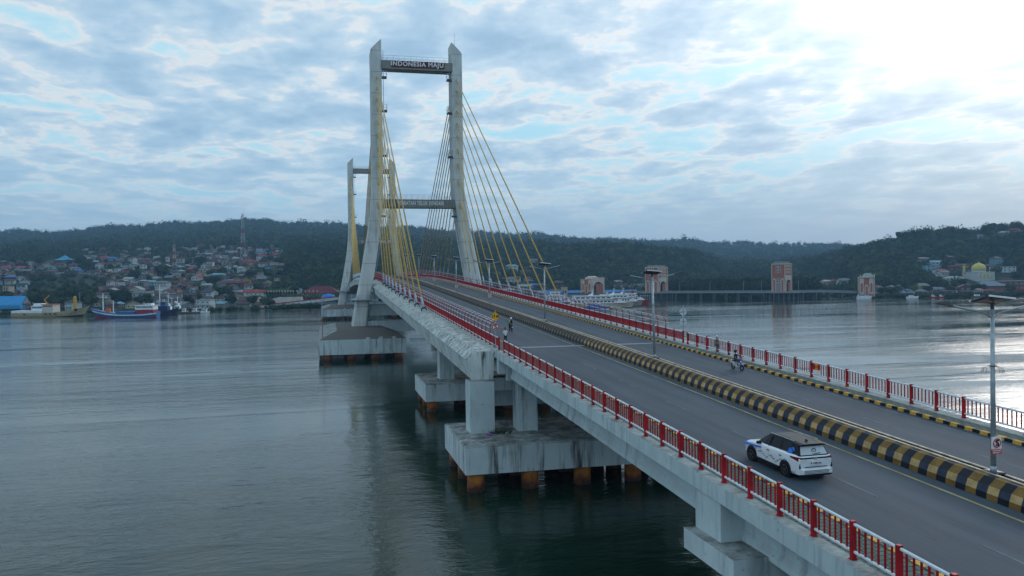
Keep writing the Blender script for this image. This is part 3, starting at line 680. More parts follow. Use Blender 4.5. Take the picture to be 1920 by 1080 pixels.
# ------------------------------------------------------------------ car
def car():
    u0, v0 = 31.25, 19.42
    t = thing('car', 'white people carrier with black roof and blue side decals driving up the near carriageway', 'car', (v0, u0, rail(u0) - 1.30), 0.035)
    t.rotation_euler = (math.radians(2.5), 0, 0.035)
    t.scale = (.95, .95, .89)
    white, glass, blk = plain('pearl_car_paint', (0.72, 0.78, 0.82), 0.22, 0, .03), M['glass'], solid('black_trim', (.012, .013, .016), .35)
    # body: stations (y, half width, z bottom, z shoulder, z beltline, roof/bonnet z, half width at top)
    S = [(2.16, .62, .34, .55, .66, .70, .50), (2.08, .78, .26, .60, .76, .80, .64), (1.85, .86, .24, .70, .86, .92, .72), (1.30, .90, .24, .78, .94, 1.02, .76), (.85, .91, .24, .80, .98, 1.06, .78),
         (.2, .91, .24, .82, 1.00, 1.08, .80), (-.6, .91, .24, .84, 1.03, 1.11, .80), (-1.3, .92, .24, .86, 1.06, 1.13, .80), (-1.85, .90, .26, .88, 1.08, 1.14, .79), (-2.08, .85, .30, .90, 1.05, 1.10, .76), (-2.20, .78, .36, .80, .94, .98, .70)]
    b = MB(); R = []
    for y, w_, zb, zs_, zl, zt, wt in S:
        h = [(w_ * .93, zb), (w_, zb + .12), (w_, zs_), (w_ * .97, zl), (wt, zt)]
        R.append([(-x, y, z) for x, z in h] + [(x, y, z) for x, z in reversed(h)])
    b.loft(R, 0); bo = b.build('body', white, t)
    bv = bo.modifiers.new('bevel', 'BEVEL'); bv.width = .03; bv.segments = 2; bv.limit_method = 'ANGLE'; bv.angle_limit = .45
    # greenhouse and roof
    G = [(1.22, .74, .98, .74, 1.0), (.55, .80, 1.02, .62, 1.50), (.25, .80, 1.03, .62, 1.60), (-.6, .80, 1.06, .63, 1.64), (-1.4, .80, 1.08, .63, 1.62), (-1.80, .79, 1.10, .62, 1.56), (-2.06, .76, 1.10, .73, 1.14)]
    g_ = MB(); R = []
    for y, w0, z0, w1, z1 in G: R.append([(-w0, y, z0), (-w1, y, z1 - .05), (-w1 + .06, y, z1), (w1 - .06, y, z1), (w1, y, z1 - .05), (w0, y, z0)])
    g_.loft(R, 0); go = g_.build('cabin', glass, t)
    r_ = MB(); R = []
    for y, w0, z0, w1, z1 in [(.42, 0, 0, .60, 1.56)] + G[2:5] + [(-1.98, .79, 1.10, .63, 1.60)]:
        R.append([(-w1 - .01, y, z1 - .05), (-w1 + .05, y, z1 + .005), (-w1 + .2, y, z1 + .03), (w1 - .2, y, z1 + .03), (w1 - .05, y, z1 + .005), (w1 + .01, y, z1 - .05)])
    r_.loft(R, 0, mf=lambda k, i: 1 if (i == 2 and k > 0) else 0); ro = r_.build('roof', [solid('black_roof_edge', (.008, .010, .015), .6), solid('glossy_black_roof', (.012, .014, .02), .4)], t); M['glossy_black_roof'].node_tree.nodes['Principled BSDF'].inputs['Specular IOR Level'].default_value = .14
    q = MB(); 
    for x in (-.6, .6): q.tube((x, .2, 1.67), (x, -1.5, 1.69), .02, .02, 6)
    q.build('roof_rail', M['steel'], ro)
    q = MB(); q.prism([(-.03, 1.66), (.03, 1.66), (.008, 1.73), (-.008, 1.73)], -1.60, -1.45); q.build('antenna', M['blk'], ro)
    # pillars
    q = MB()
    for s in (-1, 1):
        for ya, yb in ((.10, .02), (-.78, -.72), (-1.55, -1.48)):
            q.tube((s * .805, ya, 1.04), (s * .635, yb, 1.57), .035, .03, 5)
    q.build('door_pillar', blk, t)
    # rear: pale window, lights bar, plate, bumper, tailgate crease
    q = MB(); q.add([(-.66, -2.085, 1.16), (.66, -2.085, 1.16), (.56, -1.885, 1.50), (-.56, -1.885, 1.50)], [(0, 1, 2, 3)]); 
    q.add([(-.66, -2.065, 1.16), (.66, -2.065, 1.16), (.56, -1.865, 1.50), (-.56, -1.865, 1.50)], [(3, 2, 1, 0)])
    rw = q.build('rear_window', solid('white_window_film', (.50, .56, .60), .3), t)
    q = MB(); q.ring((.02, -2.02, 1.34), .10, .012, 14, 0, 'Y', 4); q.path([(-.06, -2.03, 1.39), (.0, -2.02, 1.42), (.07, -2.03, 1.39)], .012, 4); q.box((.02, -2.03, 1.28), (.10, .01, .015))
    q.box((.12, -2.07, 1.20), (.38, .02, .025), 0, 0, 1, 0, -.12); q.build('wiper', M['blk'], rw)
    q = MB(); q.box((0, -2.175, 1.03), (1.5, .05, .055), 0, 1)
    for s in (-1, 1):
        q.hexa([(s * .48, -2.20, .93), (s * .84, -2.13, .90), (s * .925, -1.70, 1.0), (s * .5, -2.0, .95), (s * .42, -2.19, 1.03), (s * .84, -2.11, 1.09), (s * .925, -1.68, 1.07), (s * .5, -2.0, 1.06)], 0)
    q.build('tail_light', [solid('tail_red', (.20, .004, .01), .2), blk], t)
    q = MB()
    for s in (-1, 1): q.box((s * .62, -2.20, .945), (.30, .03, .06), 0, 0, 1, 0, s * .12)
    q.build('reversing_light', solid('clear_lamp', (.75, .78, .8), .15), t)
    q = MB(); q.box((0, -2.225, .80), (.46, .02, .16), 0, 0); lp = q.build('number_plate', M['wht'], t)
    text_mesh('plate_number', 'P 1208 XA', .115, M['blk'], (0, -2.24, .80), lp, extrude=.002, off=.003)
    q = MB(); q.add([], []); q.loft([[(-.86, -2.0, .30), (-.86, -2.0, .60), (.86, -2.0, .60), (.86, -2.0, .30)], [(-.84, -2.20, .30), (-.84, -2.20, .58), (.84, -2.20, .58), (.84, -2.20, .30)], [(-.66, -2.29, .32), (-.66, -2.29, .52), (.66, -2.29, .52), (.66, -2.29, .32)]])
    for z in (.36, .42, .48): q.box((0, -2.295, z), (1.2, .02, .018), 0, 1)
    q.box((0, -2.235, .64), (1.1, .02, .03), 0, 1)
    for s in (-1, 1): q.prism([(s * .74, .58), (s * .82, .58), (s * .79, .80)], -2.23, -2.19, 1)
    q.box((0, -2.1, .27), (1.5, .35, .08), 0, 1)
    q.build('rear_bumper', [white, blk], t)
    q = MB(); q.tube((0, -2.205, 1.03), (0, -2.23, 1.03), .07, .06, 12); q.build('badge', M['steel'], t)
    # wheels, arches, sills
    for sx in (-1, 1):
        for y in (1.32, -1.33):
            a = MB()
            a.tube((sx * .885, y, .36), (sx * .925, y, .36), .42, .42, 24); a.build('wheel_arch', blk, t)
            w_ = MB(); w_.tube((sx * .74, y, .33), (sx * .94, y, .33), .33, .33, 24); wo = w_.build('wheel', M['rubber'], t, smooth=False)
            r = MB(); r.tube((sx * .93, y, .33), (sx * .955, y, .33), .07, .06, 10)
            for k in range(5):
                an = k * 2 * math.pi / 5; r.box((sx * .95, y + .12 * math.cos(an), .33 + .12 * math.sin(an)), (.015, .2, .035), 0, 0, 1, an)
            r.ring((sx * .945, y, .33), .22, .012, 20, 0, 'X', 4); r.build('rim', solid('dark_alloy', (.06, .065, .07), .35), wo)
        q = MB(); q.box((sx * .915, 0, .29), (.05, 1.75, .12)); q.build('side_sill', blk, t)
        q = MB(); q.box((sx * .93, .72, 1.10), (.20, .14, .13), 0, 0, .8); q.build('door_mirror', blk, t)
        for y in (.0, -.95): q = MB(); q.box((sx * .925, y, .90), (.03, .17, .035)); q.build('door_handle', blk, t)
        q = MB(); q.hexa([(sx * .72, 2.05, .60), (sx * .86, 1.8, .66), (sx * .86, 1.75, .68), (sx * .68, 2.0, .62), (sx * .72, 2.06, .74), (sx * .87, 1.8, .80), (sx * .86, 1.72, .82), (sx * .68, 2.0, .76)]); q.build('headlight', M['glass'], t)
    # decals on the left side
    q = MB(); x = -.935
    q.hexa([(x - .004, 2.0, .72), (x - .004, .55, .86), (x + .05, .55, .86), (x + .09, 2.0, .72), (x + .03, 2.0, .82), (x - .004, .55, .92), (x + .05, .55, .92), (x + .12, 2.0, .82)], 0)
    DB = [solid('decal_blue', (.02, .16, .60), .3)]; q.build('stripe_decal', DB, t); q = MB()
    q.hexa([(-.80, 2.02, .79), (-.80, .9, 1.00), (-.70, .9, 1.04), (-.60, 1.98, .85), (-.80, 2.02, .84), (-.80, .9, 1.04), (-.70, .9, 1.07), (-.60, 1.98, .88)], 0)
    q.build('stripe_decal', DB, t); q = MB()
    for (y, z, a, b_) in ((-1.42, 1.12, .30, .22), (-1.52, 1.26, .36, .14), (-1.36, 1.00, .18, .26), (-1.66, 1.36, .26, .10), (-1.40, .90, .14, .18), (-1.3, .80, .10, .14)):
        q.box((-.80 - .0 + (1.04 - z) * -.33 - .035, y, z), (.02, a, b_), 0, 0, .7, .5, 0.30)
    q.build('figure_decal', DB, t); q = MB()
    for k in range(26):
        y = .75 - k * .075 + rnd.uniform(-.02, .02); z = .62 + .10 * math.sin(k * .6) + rnd.uniform(-.04, .04)
        q.box((x, y, z), (.012, rnd.uniform(.03, .09), rnd.uniform(.015, .03)), 0, 1, 1, rnd.uniform(-1.2, 1.2))
    q.ring((x, .95, .78), .055, .01, 10, 0, 'X', 4)
    q.build('flower_decal', [solid('decal_blue', (.02, .16, .60), .3), solid('decal_dark', (.04, .07, .14), .4)], t)
car()
# ------------------------------------------------------------------ people
def figure(name, label, loc, rz, J, mats, height=1.0):
    """J: joint name -> (pos, radius), chains; one skinned mesh, material by body region"""
    t = bpy.data.objects.new(name, None)
    me = bpy.data.meshes.new('body_src'); idx = {}; vs_ = []; es = []; rad = []
    def add(k, p, r): idx[k] = len(vs_); vs_.append(p); rad.append(r)
    for k, (p, r) in J['j'].items(): add(k, p, r)
    for a, b in J['e']: es.append((idx[a], idx[b]))
    me.from_pydata(vs_, es, []); o = bpy.data.objects.new('src', me); C.objects.link(o)
    o.modifiers.new('skin', 'SKIN'); 
    if not me.skin_vertices: 
        bpy.context.view_layer.objects.active = o; o.select_set(True); bpy.ops.mesh.customdata_skin_add()
    for i, r in enumerate(rad):
        rr = r if isinstance(r, tuple) else (r, r)
        me.skin_vertices[0].data[i].radius = rr; me.skin_vertices[0].data[i].use_root = (i == 0)
    s = o.modifiers.new('sub', 'SUBSURF'); s.levels = 2; s.render_levels = 2
    dg = bpy.context.evaluated_depsgraph_get(); m2 = bpy.data.meshes.new_from_object(o.evaluated_get(dg)); bpy.data.objects.remove(o)
    m2.name = 'person_body'; m2.materials.clear()
    for q in mats: m2.materials.append(q)
    pts = [(Vector(p), J['m'].get(k, 0)) for k, (p, r) in J['j'].items()]
    segs = [(Vector(J['j'][a][0]), Vector(J['j'][b][0]), J['m'].get(b, 0)) for a, b in J['e']]
    for pl in m2.polygons:
        c = pl.center; best = 1e9
        for a, b, mi in segs:
            d = b - a; tt = max(0, min(1, (c - a).dot(d) / max(1e-9, d.length_squared))); ds = (a + d * tt - c).length
            if ds < best: best = ds; k = mi
        pl.material_index = k; pl.use_smooth = True
    bo = bpy.data.objects.new(name, m2); C.objects.link(bo); bo.location = loc; bo.rotation_euler = (0, 0, rz); bo.scale = (height,) * 3
    tag(bo, label, 'person'); return bo
def body_joints(hipz=.88, lean=0, legs=None, arms=None, hand_m=3):
    """standing 1.7 m skeleton facing -Y; materials: 0 shirt, 1 trousers, 2 shoes, 3 skin"""
    j = {'pelvis': ((0, 0, hipz), (.15, .11)), 'waist': ((0, lean * .3, hipz + .16), (.135, .10)), 'chest': ((0, lean * .7, hipz + .36), (.17, .12)), 'neck0': ((0, lean, hipz + .52), (.09, .07)),
         'neck': ((0, lean, hipz + .58), .055), 'head0': ((0, lean - .01, hipz + .66), (.07, .085)), 'head': ((0, lean - .01, hipz + .76), (.075, .095)), 'crown': ((0, lean, hipz + .83), (.05, .06))}
    e = [('pelvis', 'waist'), ('waist', 'chest'), ('chest', 'neck0'), ('neck0', 'neck'), ('neck', 'head0'), ('head0', 'head'), ('head', 'crown')]
    m_ = {'pelvis': 1, 'waist': 0, 'chest': 0, 'neck0': 0, 'neck': 3, 'head0': 3, 'head': 3, 'crown': 3}
    for s, n in ((-1, 'l'), (1, 'r')):
        L_ = legs[n]; A = arms[n]
        j['hip' + n] = ((s * .09, 0, hipz - .05), .09); j['knee' + n] = (L_[0], .06); j['ank' + n] = (L_[1], .04); j['toe' + n] = ((L_[1][0], L_[1][1] - .16, L_[1][2] - .045), (.04, .03))
        e += [('pelvis', 'hip' + n), ('hip' + n, 'knee' + n), ('knee' + n, 'ank' + n), ('ank' + n, 'toe' + n)]
        m_.update({'hip' + n: 1, 'knee' + n: 1, 'ank' + n: 1, 'toe' + n: 2})
        sh = (s * .19, lean, hipz + .48); j['sh' + n] = (sh, .06); j['elb' + n] = (A[0], .042); j['wr' + n] = (A[1], .028)
        d = (Vector(A[1]) - Vector(A[0])).normalized(); pm_ = Vector(A[1]) + d * .06; j['palm' + n] = (tuple(pm_), (.03, .018))
        e += [('chest', 'sh' + n), ('sh' + n, 'elb' + n), ('elb' + n, 'wr' + n), ('wr' + n, 'palm' + n)]
        m_.update({'sh' + n: 0, 'elb' + n: 0, 'wr' + n: hand_m, 'palm' + n: hand_m})
        side = Vector((0, 1, 0)) if abs(d.z) > .7 else Vector((1, 0, 0))
        for k in range(4):
            b0 = pm_ + d * .03 + side * (-.024 + .016 * k); ln = (.04, .055, .058, .045)[k]
            j[f'f{n}{k}'] = (tuple(b0), .009); j[f'g{n}{k}'] = (tuple(b0 + d * ln + Vector((-s * .012, -.01, 0))), .007)
            e += [('palm' + n, f'f{n}{k}'), (f'f{n}{k}', f'g{n}{k}')]; m_[f'f{n}{k}'] = 3; m_[f'g{n}{k}'] = 3
        b0 = pm_ - side * .035; j['th' + n] = (tuple(b0), .010); j['ti' + n] = (tuple(b0 + d * .04 - side * .01), .008); e += [('palm' + n, 'th' + n), ('th' + n, 'ti' + n)]; m_['th' + n] = 3; m_['ti' + n] = 3
    return {'j': j, 'e': e, 'm': m_}
def face(o, hz, lean, hair, style='hair'):
    f = MB(); y = lean - .01
    f.box((0, y - .105, hz - .0), (.025, .03, .045), 0, 0, .5)
    for s in (-1, 1): f.box((s * .03, y - .095, hz + .03), (.022, .012, .01), 0, 1); f.box((s * .078, y, hz), (.018, .035, .05), 0, 0)
    f.box((0, y - .092, hz - .05), (.045, .012, .01), 0, 2)
    f.build('face', [M['skin'], M['blk'], solid('lips', (.22, .08, .06))], o)
    h = MB(); h.lathe([(.095, -.01), (.103, .04), (.088, .085), (.045, .115), (.005, .122)], (0, y + .012, hz), 14, 0, .95, 1.1); h.build('hair' if style == 'hair' else 'cap', hair, o, smooth=True)
M['skin'] = plain('skin', (0.30, 0.17, 0.11), .6)
st_l = {'l': ((-.10, -.04, .47), (-.10, .06, .07)), 'r': ((.10, .02, .47), (.10, -.14, .07))}
st_a = {'l': ((-.25, .03, 1.12), (-.27, -.04, .86)), 'r': ((.25, .05, 1.12), (.27, .02, .86))}
b = figure('person', 'person in a white shirt walking along the left railing near the round sign', (17.0, 75.6, rail(75.6) - 1.15), .15, body_joints(.88, 0, st_l, st_a),
           [solid('white_shirt', (.70, .74, .82)), solid('dark_trousers', (.02, .022, .03)), M['blk'], M['skin']], .93)
face(b, 1.63, 0, M['blk'])
b = figure('person', 'person in grey tunic and white cap walking by the right-hand railing', (33.15, 63.8, rail(63.8) - 1.15), .5, body_joints(.88, 0, st_l, {'l': ((-.27, .05, 1.14), (-.2, -.14, 1.02)), 'r': ((.27, .05, 1.14), (.30, -.04, .88))}),
           [solid('grey_tunic', (.10, .13, .13)), solid('grey_shorts', (.16, .18, .17)), M['skin'], M['skin']], .93)
k_ = MB(); k_.lathe([(.20, -.02), (.22, -.12), (.26, -.38), (.24, -.40), (.12, .22), (.19, .12), (.20, -.02)][0:4][::-1], (0, 0, 1.14), 14, 0, 1, .75); k_.build('tunic', solid('grey_tunic', (.10, .13, .13)), b, smooth=True)
face(b, 1.63, 0, M['wht'], 'cap')
b = figure('person', 'distant person in a pale top on the right pavement near the bridge crest', (33.0, 270, rail(270) - 1.15), 3.0, body_joints(.88, 0, st_l, st_a),
           [solid('pale_top', (.6, .55, .55)), solid('dark_trousers', (.02, .022, .03)), M['blk'], M['skin']], .95)
face(b, 1.63, 0, M['blk'])
# ------------------------------------------------------------------ scooters and riders (nose towards -Y)
def scooter(v, u, rz, label, body_c, accent):
    t = thing('scooter', label, 'motor scooter', (v, u, rail(u) - 1.30), rz); t.rotation_euler = (math.radians(2.4) * (1 if rz < 1 else -1), 0, rz); t.scale = (.9,) * 3
    for y in (-.62, .62):
        w_ = MB(); w_.ring((0, y, .27), .21, .055, 22, 0, 'X', 8); wo = w_.build('wheel', M['rubber'], t, smooth=True)
        r = MB(); r.tube((-.05, y, .27), (.05, y, .27), .05, .05, 8)
        for k in range(5): a = k * 1.2566; r.tube((0, y, .27), (0, y + .18 * math.cos(a), .27 + .18 * math.sin(a)), .014, .014, 4)
        r.build('rim', M['steel'], wo)
    b_ = MB()
    b_.loft([[(-.05, -.42, .35), (-.19, -.40, .60), (-.13, -.36, .92), (.13, -.36, .92), (.19, -.40, .60), (.05, -.42, .35)], [(-.06, -.34, .32), (-.15, -.30, .60), (-.10, -.28, .90), (.10, -.28, .90), (.15, -.30, .60), (.06, -.34, .32)]])
    b_.box((0, -.08, .34), (.26, .55, .08))
    b_.loft([[(-.10, .15, .34), (-.13, .15, .62), (.13, .15, .62), (.10, .15, .34)], [(-.13, .45, .42), (-.15, .45, .72), (.15, .45, .72), (.13, .45, .42)], [(-.06, .88, .66), (-.08, .88, .80), (.08, .88, .80), (.06, .88, .66)]])
    b_.build('body', body_c, t)
    q = MB(); q.hexa([(-.06, -.84, .50), (.06, -.84, .50), (.07, -.42, .58), (-.07, -.42, .58), (-.05, -.84, .54), (.05, -.84, .54), (.06, -.42, .64), (-.06, -.42, .64)])
    q.hexa([(-.17, -.42, .72), (.17, -.42, .72), (.14, -.30, .74), (-.14, -.30, .74), (-.15, -.46, .94), (.15, -.46, .94), (.12, -.34, 1.0), (-.12, -.34, 1.0)]); q.build('mudguard', accent, t)
    q = MB(); q.box((0, .33, .78), (.26, .70, .10), 0, 0, .85); q.build('seat', M['blk'], t)
    q = MB(); q.tube((0, -.62, .27), (0, -.36, .98), .03, .03, 7); q.path([(-.34, -.26, 1.02), (-.12, -.36, 1.0), (.12, -.36, 1.0), (.34, -.26, 1.02)], .018, 6); q.tube((.15, .2, .3), (.17, .75, .38), .045, .06, 8); q.build('handlebar', M['darksteel'], t)
    for s in (-1, 1):
        q = MB(); q.tube((s * .24, -.30, 1.02), (s * .30, -.34, 1.18), .008, .008, 4); q.box((s * .31, -.34, 1.2), (.11, .02, .07)); q.build('mirror', M['blk'], t)
    q = MB(); q.box((0, -.485, .80), (.16, .04, .10)); q.build('headlight', M['wht'], t)
    q = MB(); q.box((0, .90, .72), (.14, .04, .08)); q.build('tail_light', M['signred'], t)
    q = MB(); q.box((0, .93, .58), (.17, .02, .10)); q.build('number_plate', M['wht'], t)
    return t
def rider(v, u, rz, label, shirt, helmet, pack=None):
    legs = {'l': ((-.16, -.36, .74), (-.12, -.20, .42)), 'r': ((.16, -.36, .74), (.12, -.20, .42))}
    arms = {'l': ((-.27, -.06, 1.14), (-.30, -.24, 1.06)), 'r': ((.27, -.06, 1.14), (.30, -.24, 1.06))}
    J = body_joints(.80, .06, legs, arms)
    for n in 'lr':
        for q in list(J['j']):
            if q in ('sh' + n,): J['j'][q] = ((J['j'][q][0][0], .06, 1.26), .06)
    for q in ('pelvis', 'waist', 'chest', 'neck0', 'neck', 'head0', 'head', 'crown'):
        p, r = J['j'][q]; J['j'][q] = ((p[0], p[1] + .22, p[2] + .04), r)
    for n in 'lr':
        p, r = J['j']['hip' + n]; J['j']['hip' + n] = ((p[0] * 1.1, .18, .83), r); p, r = J['j']['sh' + n]; J['j']['sh' + n] = ((p[0], .20, 1.30), r)
    o = figure('person', label, (v, u, rail(u) - 1.30), rz, J, [shirt, solid('dark_trousers', (.02, .022, .03)), M['blk'], M['skin']], .9)
    hz = .80 + .76 + .04
    face(o, hz, .28, M['blk'])
    h = MB(); h.lathe([(.10, -.09), (.135, -.03), (.14, .05), (.115, .12), (.06, .155), (.005, .165)], (0, .285, hz), 16, 0, .95, 1.08); h.build('helmet', helmet, o, smooth=True)
    if pack: q = MB(); q.box((0, .42, 1.18), (.28, .16, .40), 0, 0, .85); q.build('backpack', pack, o)
    return o
scooter(20.55, 88.6, math.pi, 'dark scooter seen from behind riding up the near carriageway', solid('scooter_dark', (.03, .03, .035), .3), solid('scooter_dark', (.03, .03, .035), .3))
rider(20.55, 88.6, math.pi, 'scooter rider with white helmet and black backpack seen from behind', solid('mint_jacket', (.35, .55, .42)), M['wht'], M['blk'])
scooter(30.85, 56.1, .10, 'white and blue scooter coming down the far carriageway', solid('scooter_white', (.6, .62, .65), .25), solid('scooter_blue', (.02, .05, .45), .25))
rider(30.85, 56.1, .10, 'scooter rider in black with dark helmet coming towards the viewer', solid('black_jacket', (.015, .015, .018)), solid('dark_helmet', (.02, .02, .022), .2))
scooter(30.2, 262, .0, 'tiny dark scooter on the far carriageway near the bridge crest', solid('scooter_dark', (.03, .03, .035), .3), M['signred'])
rider(30.2, 262, .0, 'tiny scooter rider in dark red near the bridge crest', solid('dark_red', (.15, .02, .02)), solid('dark_helmet', (.02, .02, .022), .2))
# ------------------------------------------------------------------ terrain
def yh(x): return 540 - (540 - 524.6) - .0135 * (x - 960)
def site(x, Zd, y=None, z=0.0):
    """a point on the bearing of photo column x at depth Zd"""
    p = FWD0 * Zd + RIGHT0 * ((x - 960) / FPX * Zd)
    zz = z if y is None else H0 + (yh(x) - y) / FPX * Zd
    return Vector((p.x, p.y, zz))
COLS = {
 -900: [(470, 592), (520, 588), (640, 560), (800, 520), (1000, 495), (1300, 478), (2200, 445)],
 0: [(478, 591), (530, 583), (640, 560), (720, 540), (820, 514), (1000, 492), (1250, 474), (1600, 465), (2200, 438)],
 90: [(478, 591), (530, 583), (640, 562), (720, 543), (820, 517), (1000, 490), (1250, 474), (1600, 462), (2200, 440)],
 200: [(480, 590), (530, 582), (640, 560), (720, 541), (820, 517), (1000, 488), (1250, 468), (1600, 456), (2200, 430)],
 340: [(495, 586), (545, 579), (640, 559), (720, 540), (820, 516), (1000, 486), (1250, 464), (1600, 450), (2200, 423)],
 455: [(508, 584), (550, 577), (640, 559), (720, 540), (820, 516), (1000, 487), (1250, 461), (1600, 446), (2200, 415)],
 560: [(540, 579), (580, 574), (640, 562), (720, 545), (820, 500), (1000, 474), (1250, 462), (1600, 450), (2200, 422)],
 640: [(560, 574), (600, 570), (700, 550), (820, 500), (1000, 474), (1250, 462), (1600, 450), (2200, 424)],
 760: [(590, 570), (640, 566), (760, 545), (900, 515), (1100, 480), (1300, 465), (1600, 455), (2200, 430)],
 900: [(690, 562), (720, 557), (800, 535), (900, 510), (1050, 482), (1200, 468), (1500, 470), (2300, 440)],
 1000: [(720, 559), (750, 555), (800, 540), (880, 520), (1000, 492), (1150, 466), (1500, 475), (2300, 444)],
 1120: [(750, 556), (790, 551), (850, 536), (950, 500), (1080, 465), (1300, 480), (1700, 475), (2300, 450)],
 1200: [(735, 555), (790, 549), (900, 530), (1000, 500), (1120, 469), (1300, 484), (1700, 475), (2400, 454)],
 1290: [(668, 558), (790, 550), (930, 530), (1050, 505), (1150, 481), (1400, 492), (1700, 485), (2400, 456)],
 1380: [(650, 559), (800, 550), (1000, 535), (1150, 515), (1250, 505), (1500, 505), (1800, 490), (2500, 459)],
 1460: [(640, 559), (800, 549), (960, 532), (1100, 510), (1250, 500), (1500, 502), (1800, 488), (2500, 461)],
 1560: [(640, 558), (790, 548), (900, 528), (1000, 500), (1120, 486), (1300, 500), (1800, 485), (2500, 461)],
 1600: [(650, 557), (680, 553), (760, 538), (880, 505), (1000, 476), (1300, 480), (1800, 480), (2500, 462)],
 1660: [(612, 559), (640, 555), (720, 540), (850, 500), (1000, 459), (1300, 470), (1800, 475), (2500, 464)],
 1740: [(600, 558), (640, 552), (720, 535), (850, 490), (1000, 444), (1300, 460), (1800, 470), (2500, 466)],
 1830: [(596, 558), (640, 551), (720, 536), (850, 484), (1000, 442), (1300, 455), (1800, 470), (2500, 468)],
 1920: [(594, 557), (640, 550), (720, 533), (850, 478), (1000, 434), (1300, 450), (1800, 470), (2500, 470)],
 2700: [(560, 552), (640, 540), (720, 520), (850, 470), (1000, 425), (1300, 445), (1800, 470), (2500, 470)],
}
CX = sorted(COLS)
def colz(cx_, Zd):
    n = COLS[cx_]; P = [(n[0][0] - 14, -5.0), (n[0][0], 0.7)] + [(a, max(1.0, H0 + (yh(cx_) - b_) / FPX * a)) for a, b_ in n[1:]]
    if Zd <= P[0][0]: return P[0][1]
    for (a, za), (b_, zb) in zip(P, P[1:]):
        if Zd <= b_: t = (Zd - a) / (b_ - a); return za + (zb - za) * t
    return P[-1][1] - (Zd - P[-1][0]) * .03
def hills(x, Zd):
    x = max(CX[0], min(CX[-1] - .01, x))
    for a, b_ in zip(CX, CX[1:]):
        if a <= x <= b_: break
    t = (x - a) / (b_ - a); t = t * t * (3 - 2 * t)
    z = colz(a, Zd) * (1 - t) + colz(b_, Zd) * t
    if z > 3: z += (math.sin(x * .045 + Zd * .011) + math.sin(x * .021 - Zd * .017 + 1.3)) * min(1, (z - 3) / 25) * Zd * .0012
    return z
def shore(x):
    x = max(CX[0], min(CX[-1] - .01, x))
    for a, b_ in zip(CX, CX[1:]):
        if a <= x <= b_: t = (x - a) / (b_ - a); t = t * t * (3 - 2 * t); return COLS[a][0][0] * (1 - t) + COLS[b_][0][0] * t
tx = list(range(-900, 2701, 20)); tz = [0, 1, 2]
dep = [0, 8, 14, 20, 30, 45, 60, 80, 100, 125, 150, 180, 210, 240, 280, 320, 370, 420, 480, 540, 600, 680, 760, 850, 950, 1100, 1250, 1400, 1600, 1800, 2000, 2150]
tm = MB(); P = []
for x in tx:
    s0 = shore(x) - 14
    for d in dep: p = site(x, s0 + d); P.append((p.x, p.y, hills(x, s0 + d)))
nd_ = len(dep); F = [(i * nd_ + j, (i + 1) * nd_ + j, (i + 1) * nd_ + j + 1, i * nd_ + j + 1) for i in range(len(tx) - 1) for j in range(nd_ - 1)]
tm.add(P, F); tag(tm.build('hills', M['ground'], smooth=True), kind='structure')
# ------------------------------------------------------------------ label helper: what sets look-alikes apart, then their order
ORD = ['leftmost', 'second from left', 'third from left', 'fourth from left', 'fifth from left', 'sixth from left', 'seventh from left', 'eighth from left', 'ninth from left', 'tenth from left', 'eleventh from left', 'twelfth from left']
NUM = ['zero', 'one', 'two', 'three', 'four', 'five', 'six', 'seven', 'eight', 'nine', 'ten', 'eleven', 'twelve', 'thirteen', 'fourteen', 'fifteen', 'sixteen']
def unique_labels(items):
    d = {}
    for it in items: d.setdefault((it[1], it[3]), []).append(it)
    for (desc, zone), L_ in d.items():
        L_.sort(key=lambda q: q[4]); n = len(L_)
        for i, (o, ds, pl, zn, x) in enumerate(L_):
            if n == 1: o['label'] = f"{ds}, {zn}"
            elif i < 12: o['label'] = f"{ORD[i]} of {NUM[n] if n < 17 else n} {pl}, {zn}"
            else: o['label'] = f"{'rightmost' if i == n - 1 else str(n - i) + 'th from right'} of {NUM[n] if n < 17 else n} {pl}, {zn}"
BASE_RZ = -TH          # local x along the picture plane
WALLC = {'white': (.44, .49, .50), 'cream': (.40, .36, .27), 'grey': (.19, .21, .22), 'pale blue': (.18, .32, .38), 'yellow': (.38, .28, .09), 'pink': (.33, .18, .16), 'brown': (.11, .075, .06), 'green': (.18, .32, .16)}
ROOFC = {'rust': (.085, .04, .035), 'maroon': (.11, .02, .028), 'grey': (.13, .15, .165), 'dark': (.035, .035, .042), 'pale blue': (.15, .31, .38), 'bright blue': (.02, .14, .38), 'red': (.27, .035, .03), 'green': (.03, .20, .16), 'pale': (.27, .30, .30)}
for k, c in WALLC.items(): M['w_' + k] = plain('wall_' + k.replace(' ', '_'), c, .8, 0, .15, .6)
for k, c in ROOFC.items(): M['r_' + k] = plain('roof_' + k.replace(' ', '_'), c, .65, 0, .3, .7)
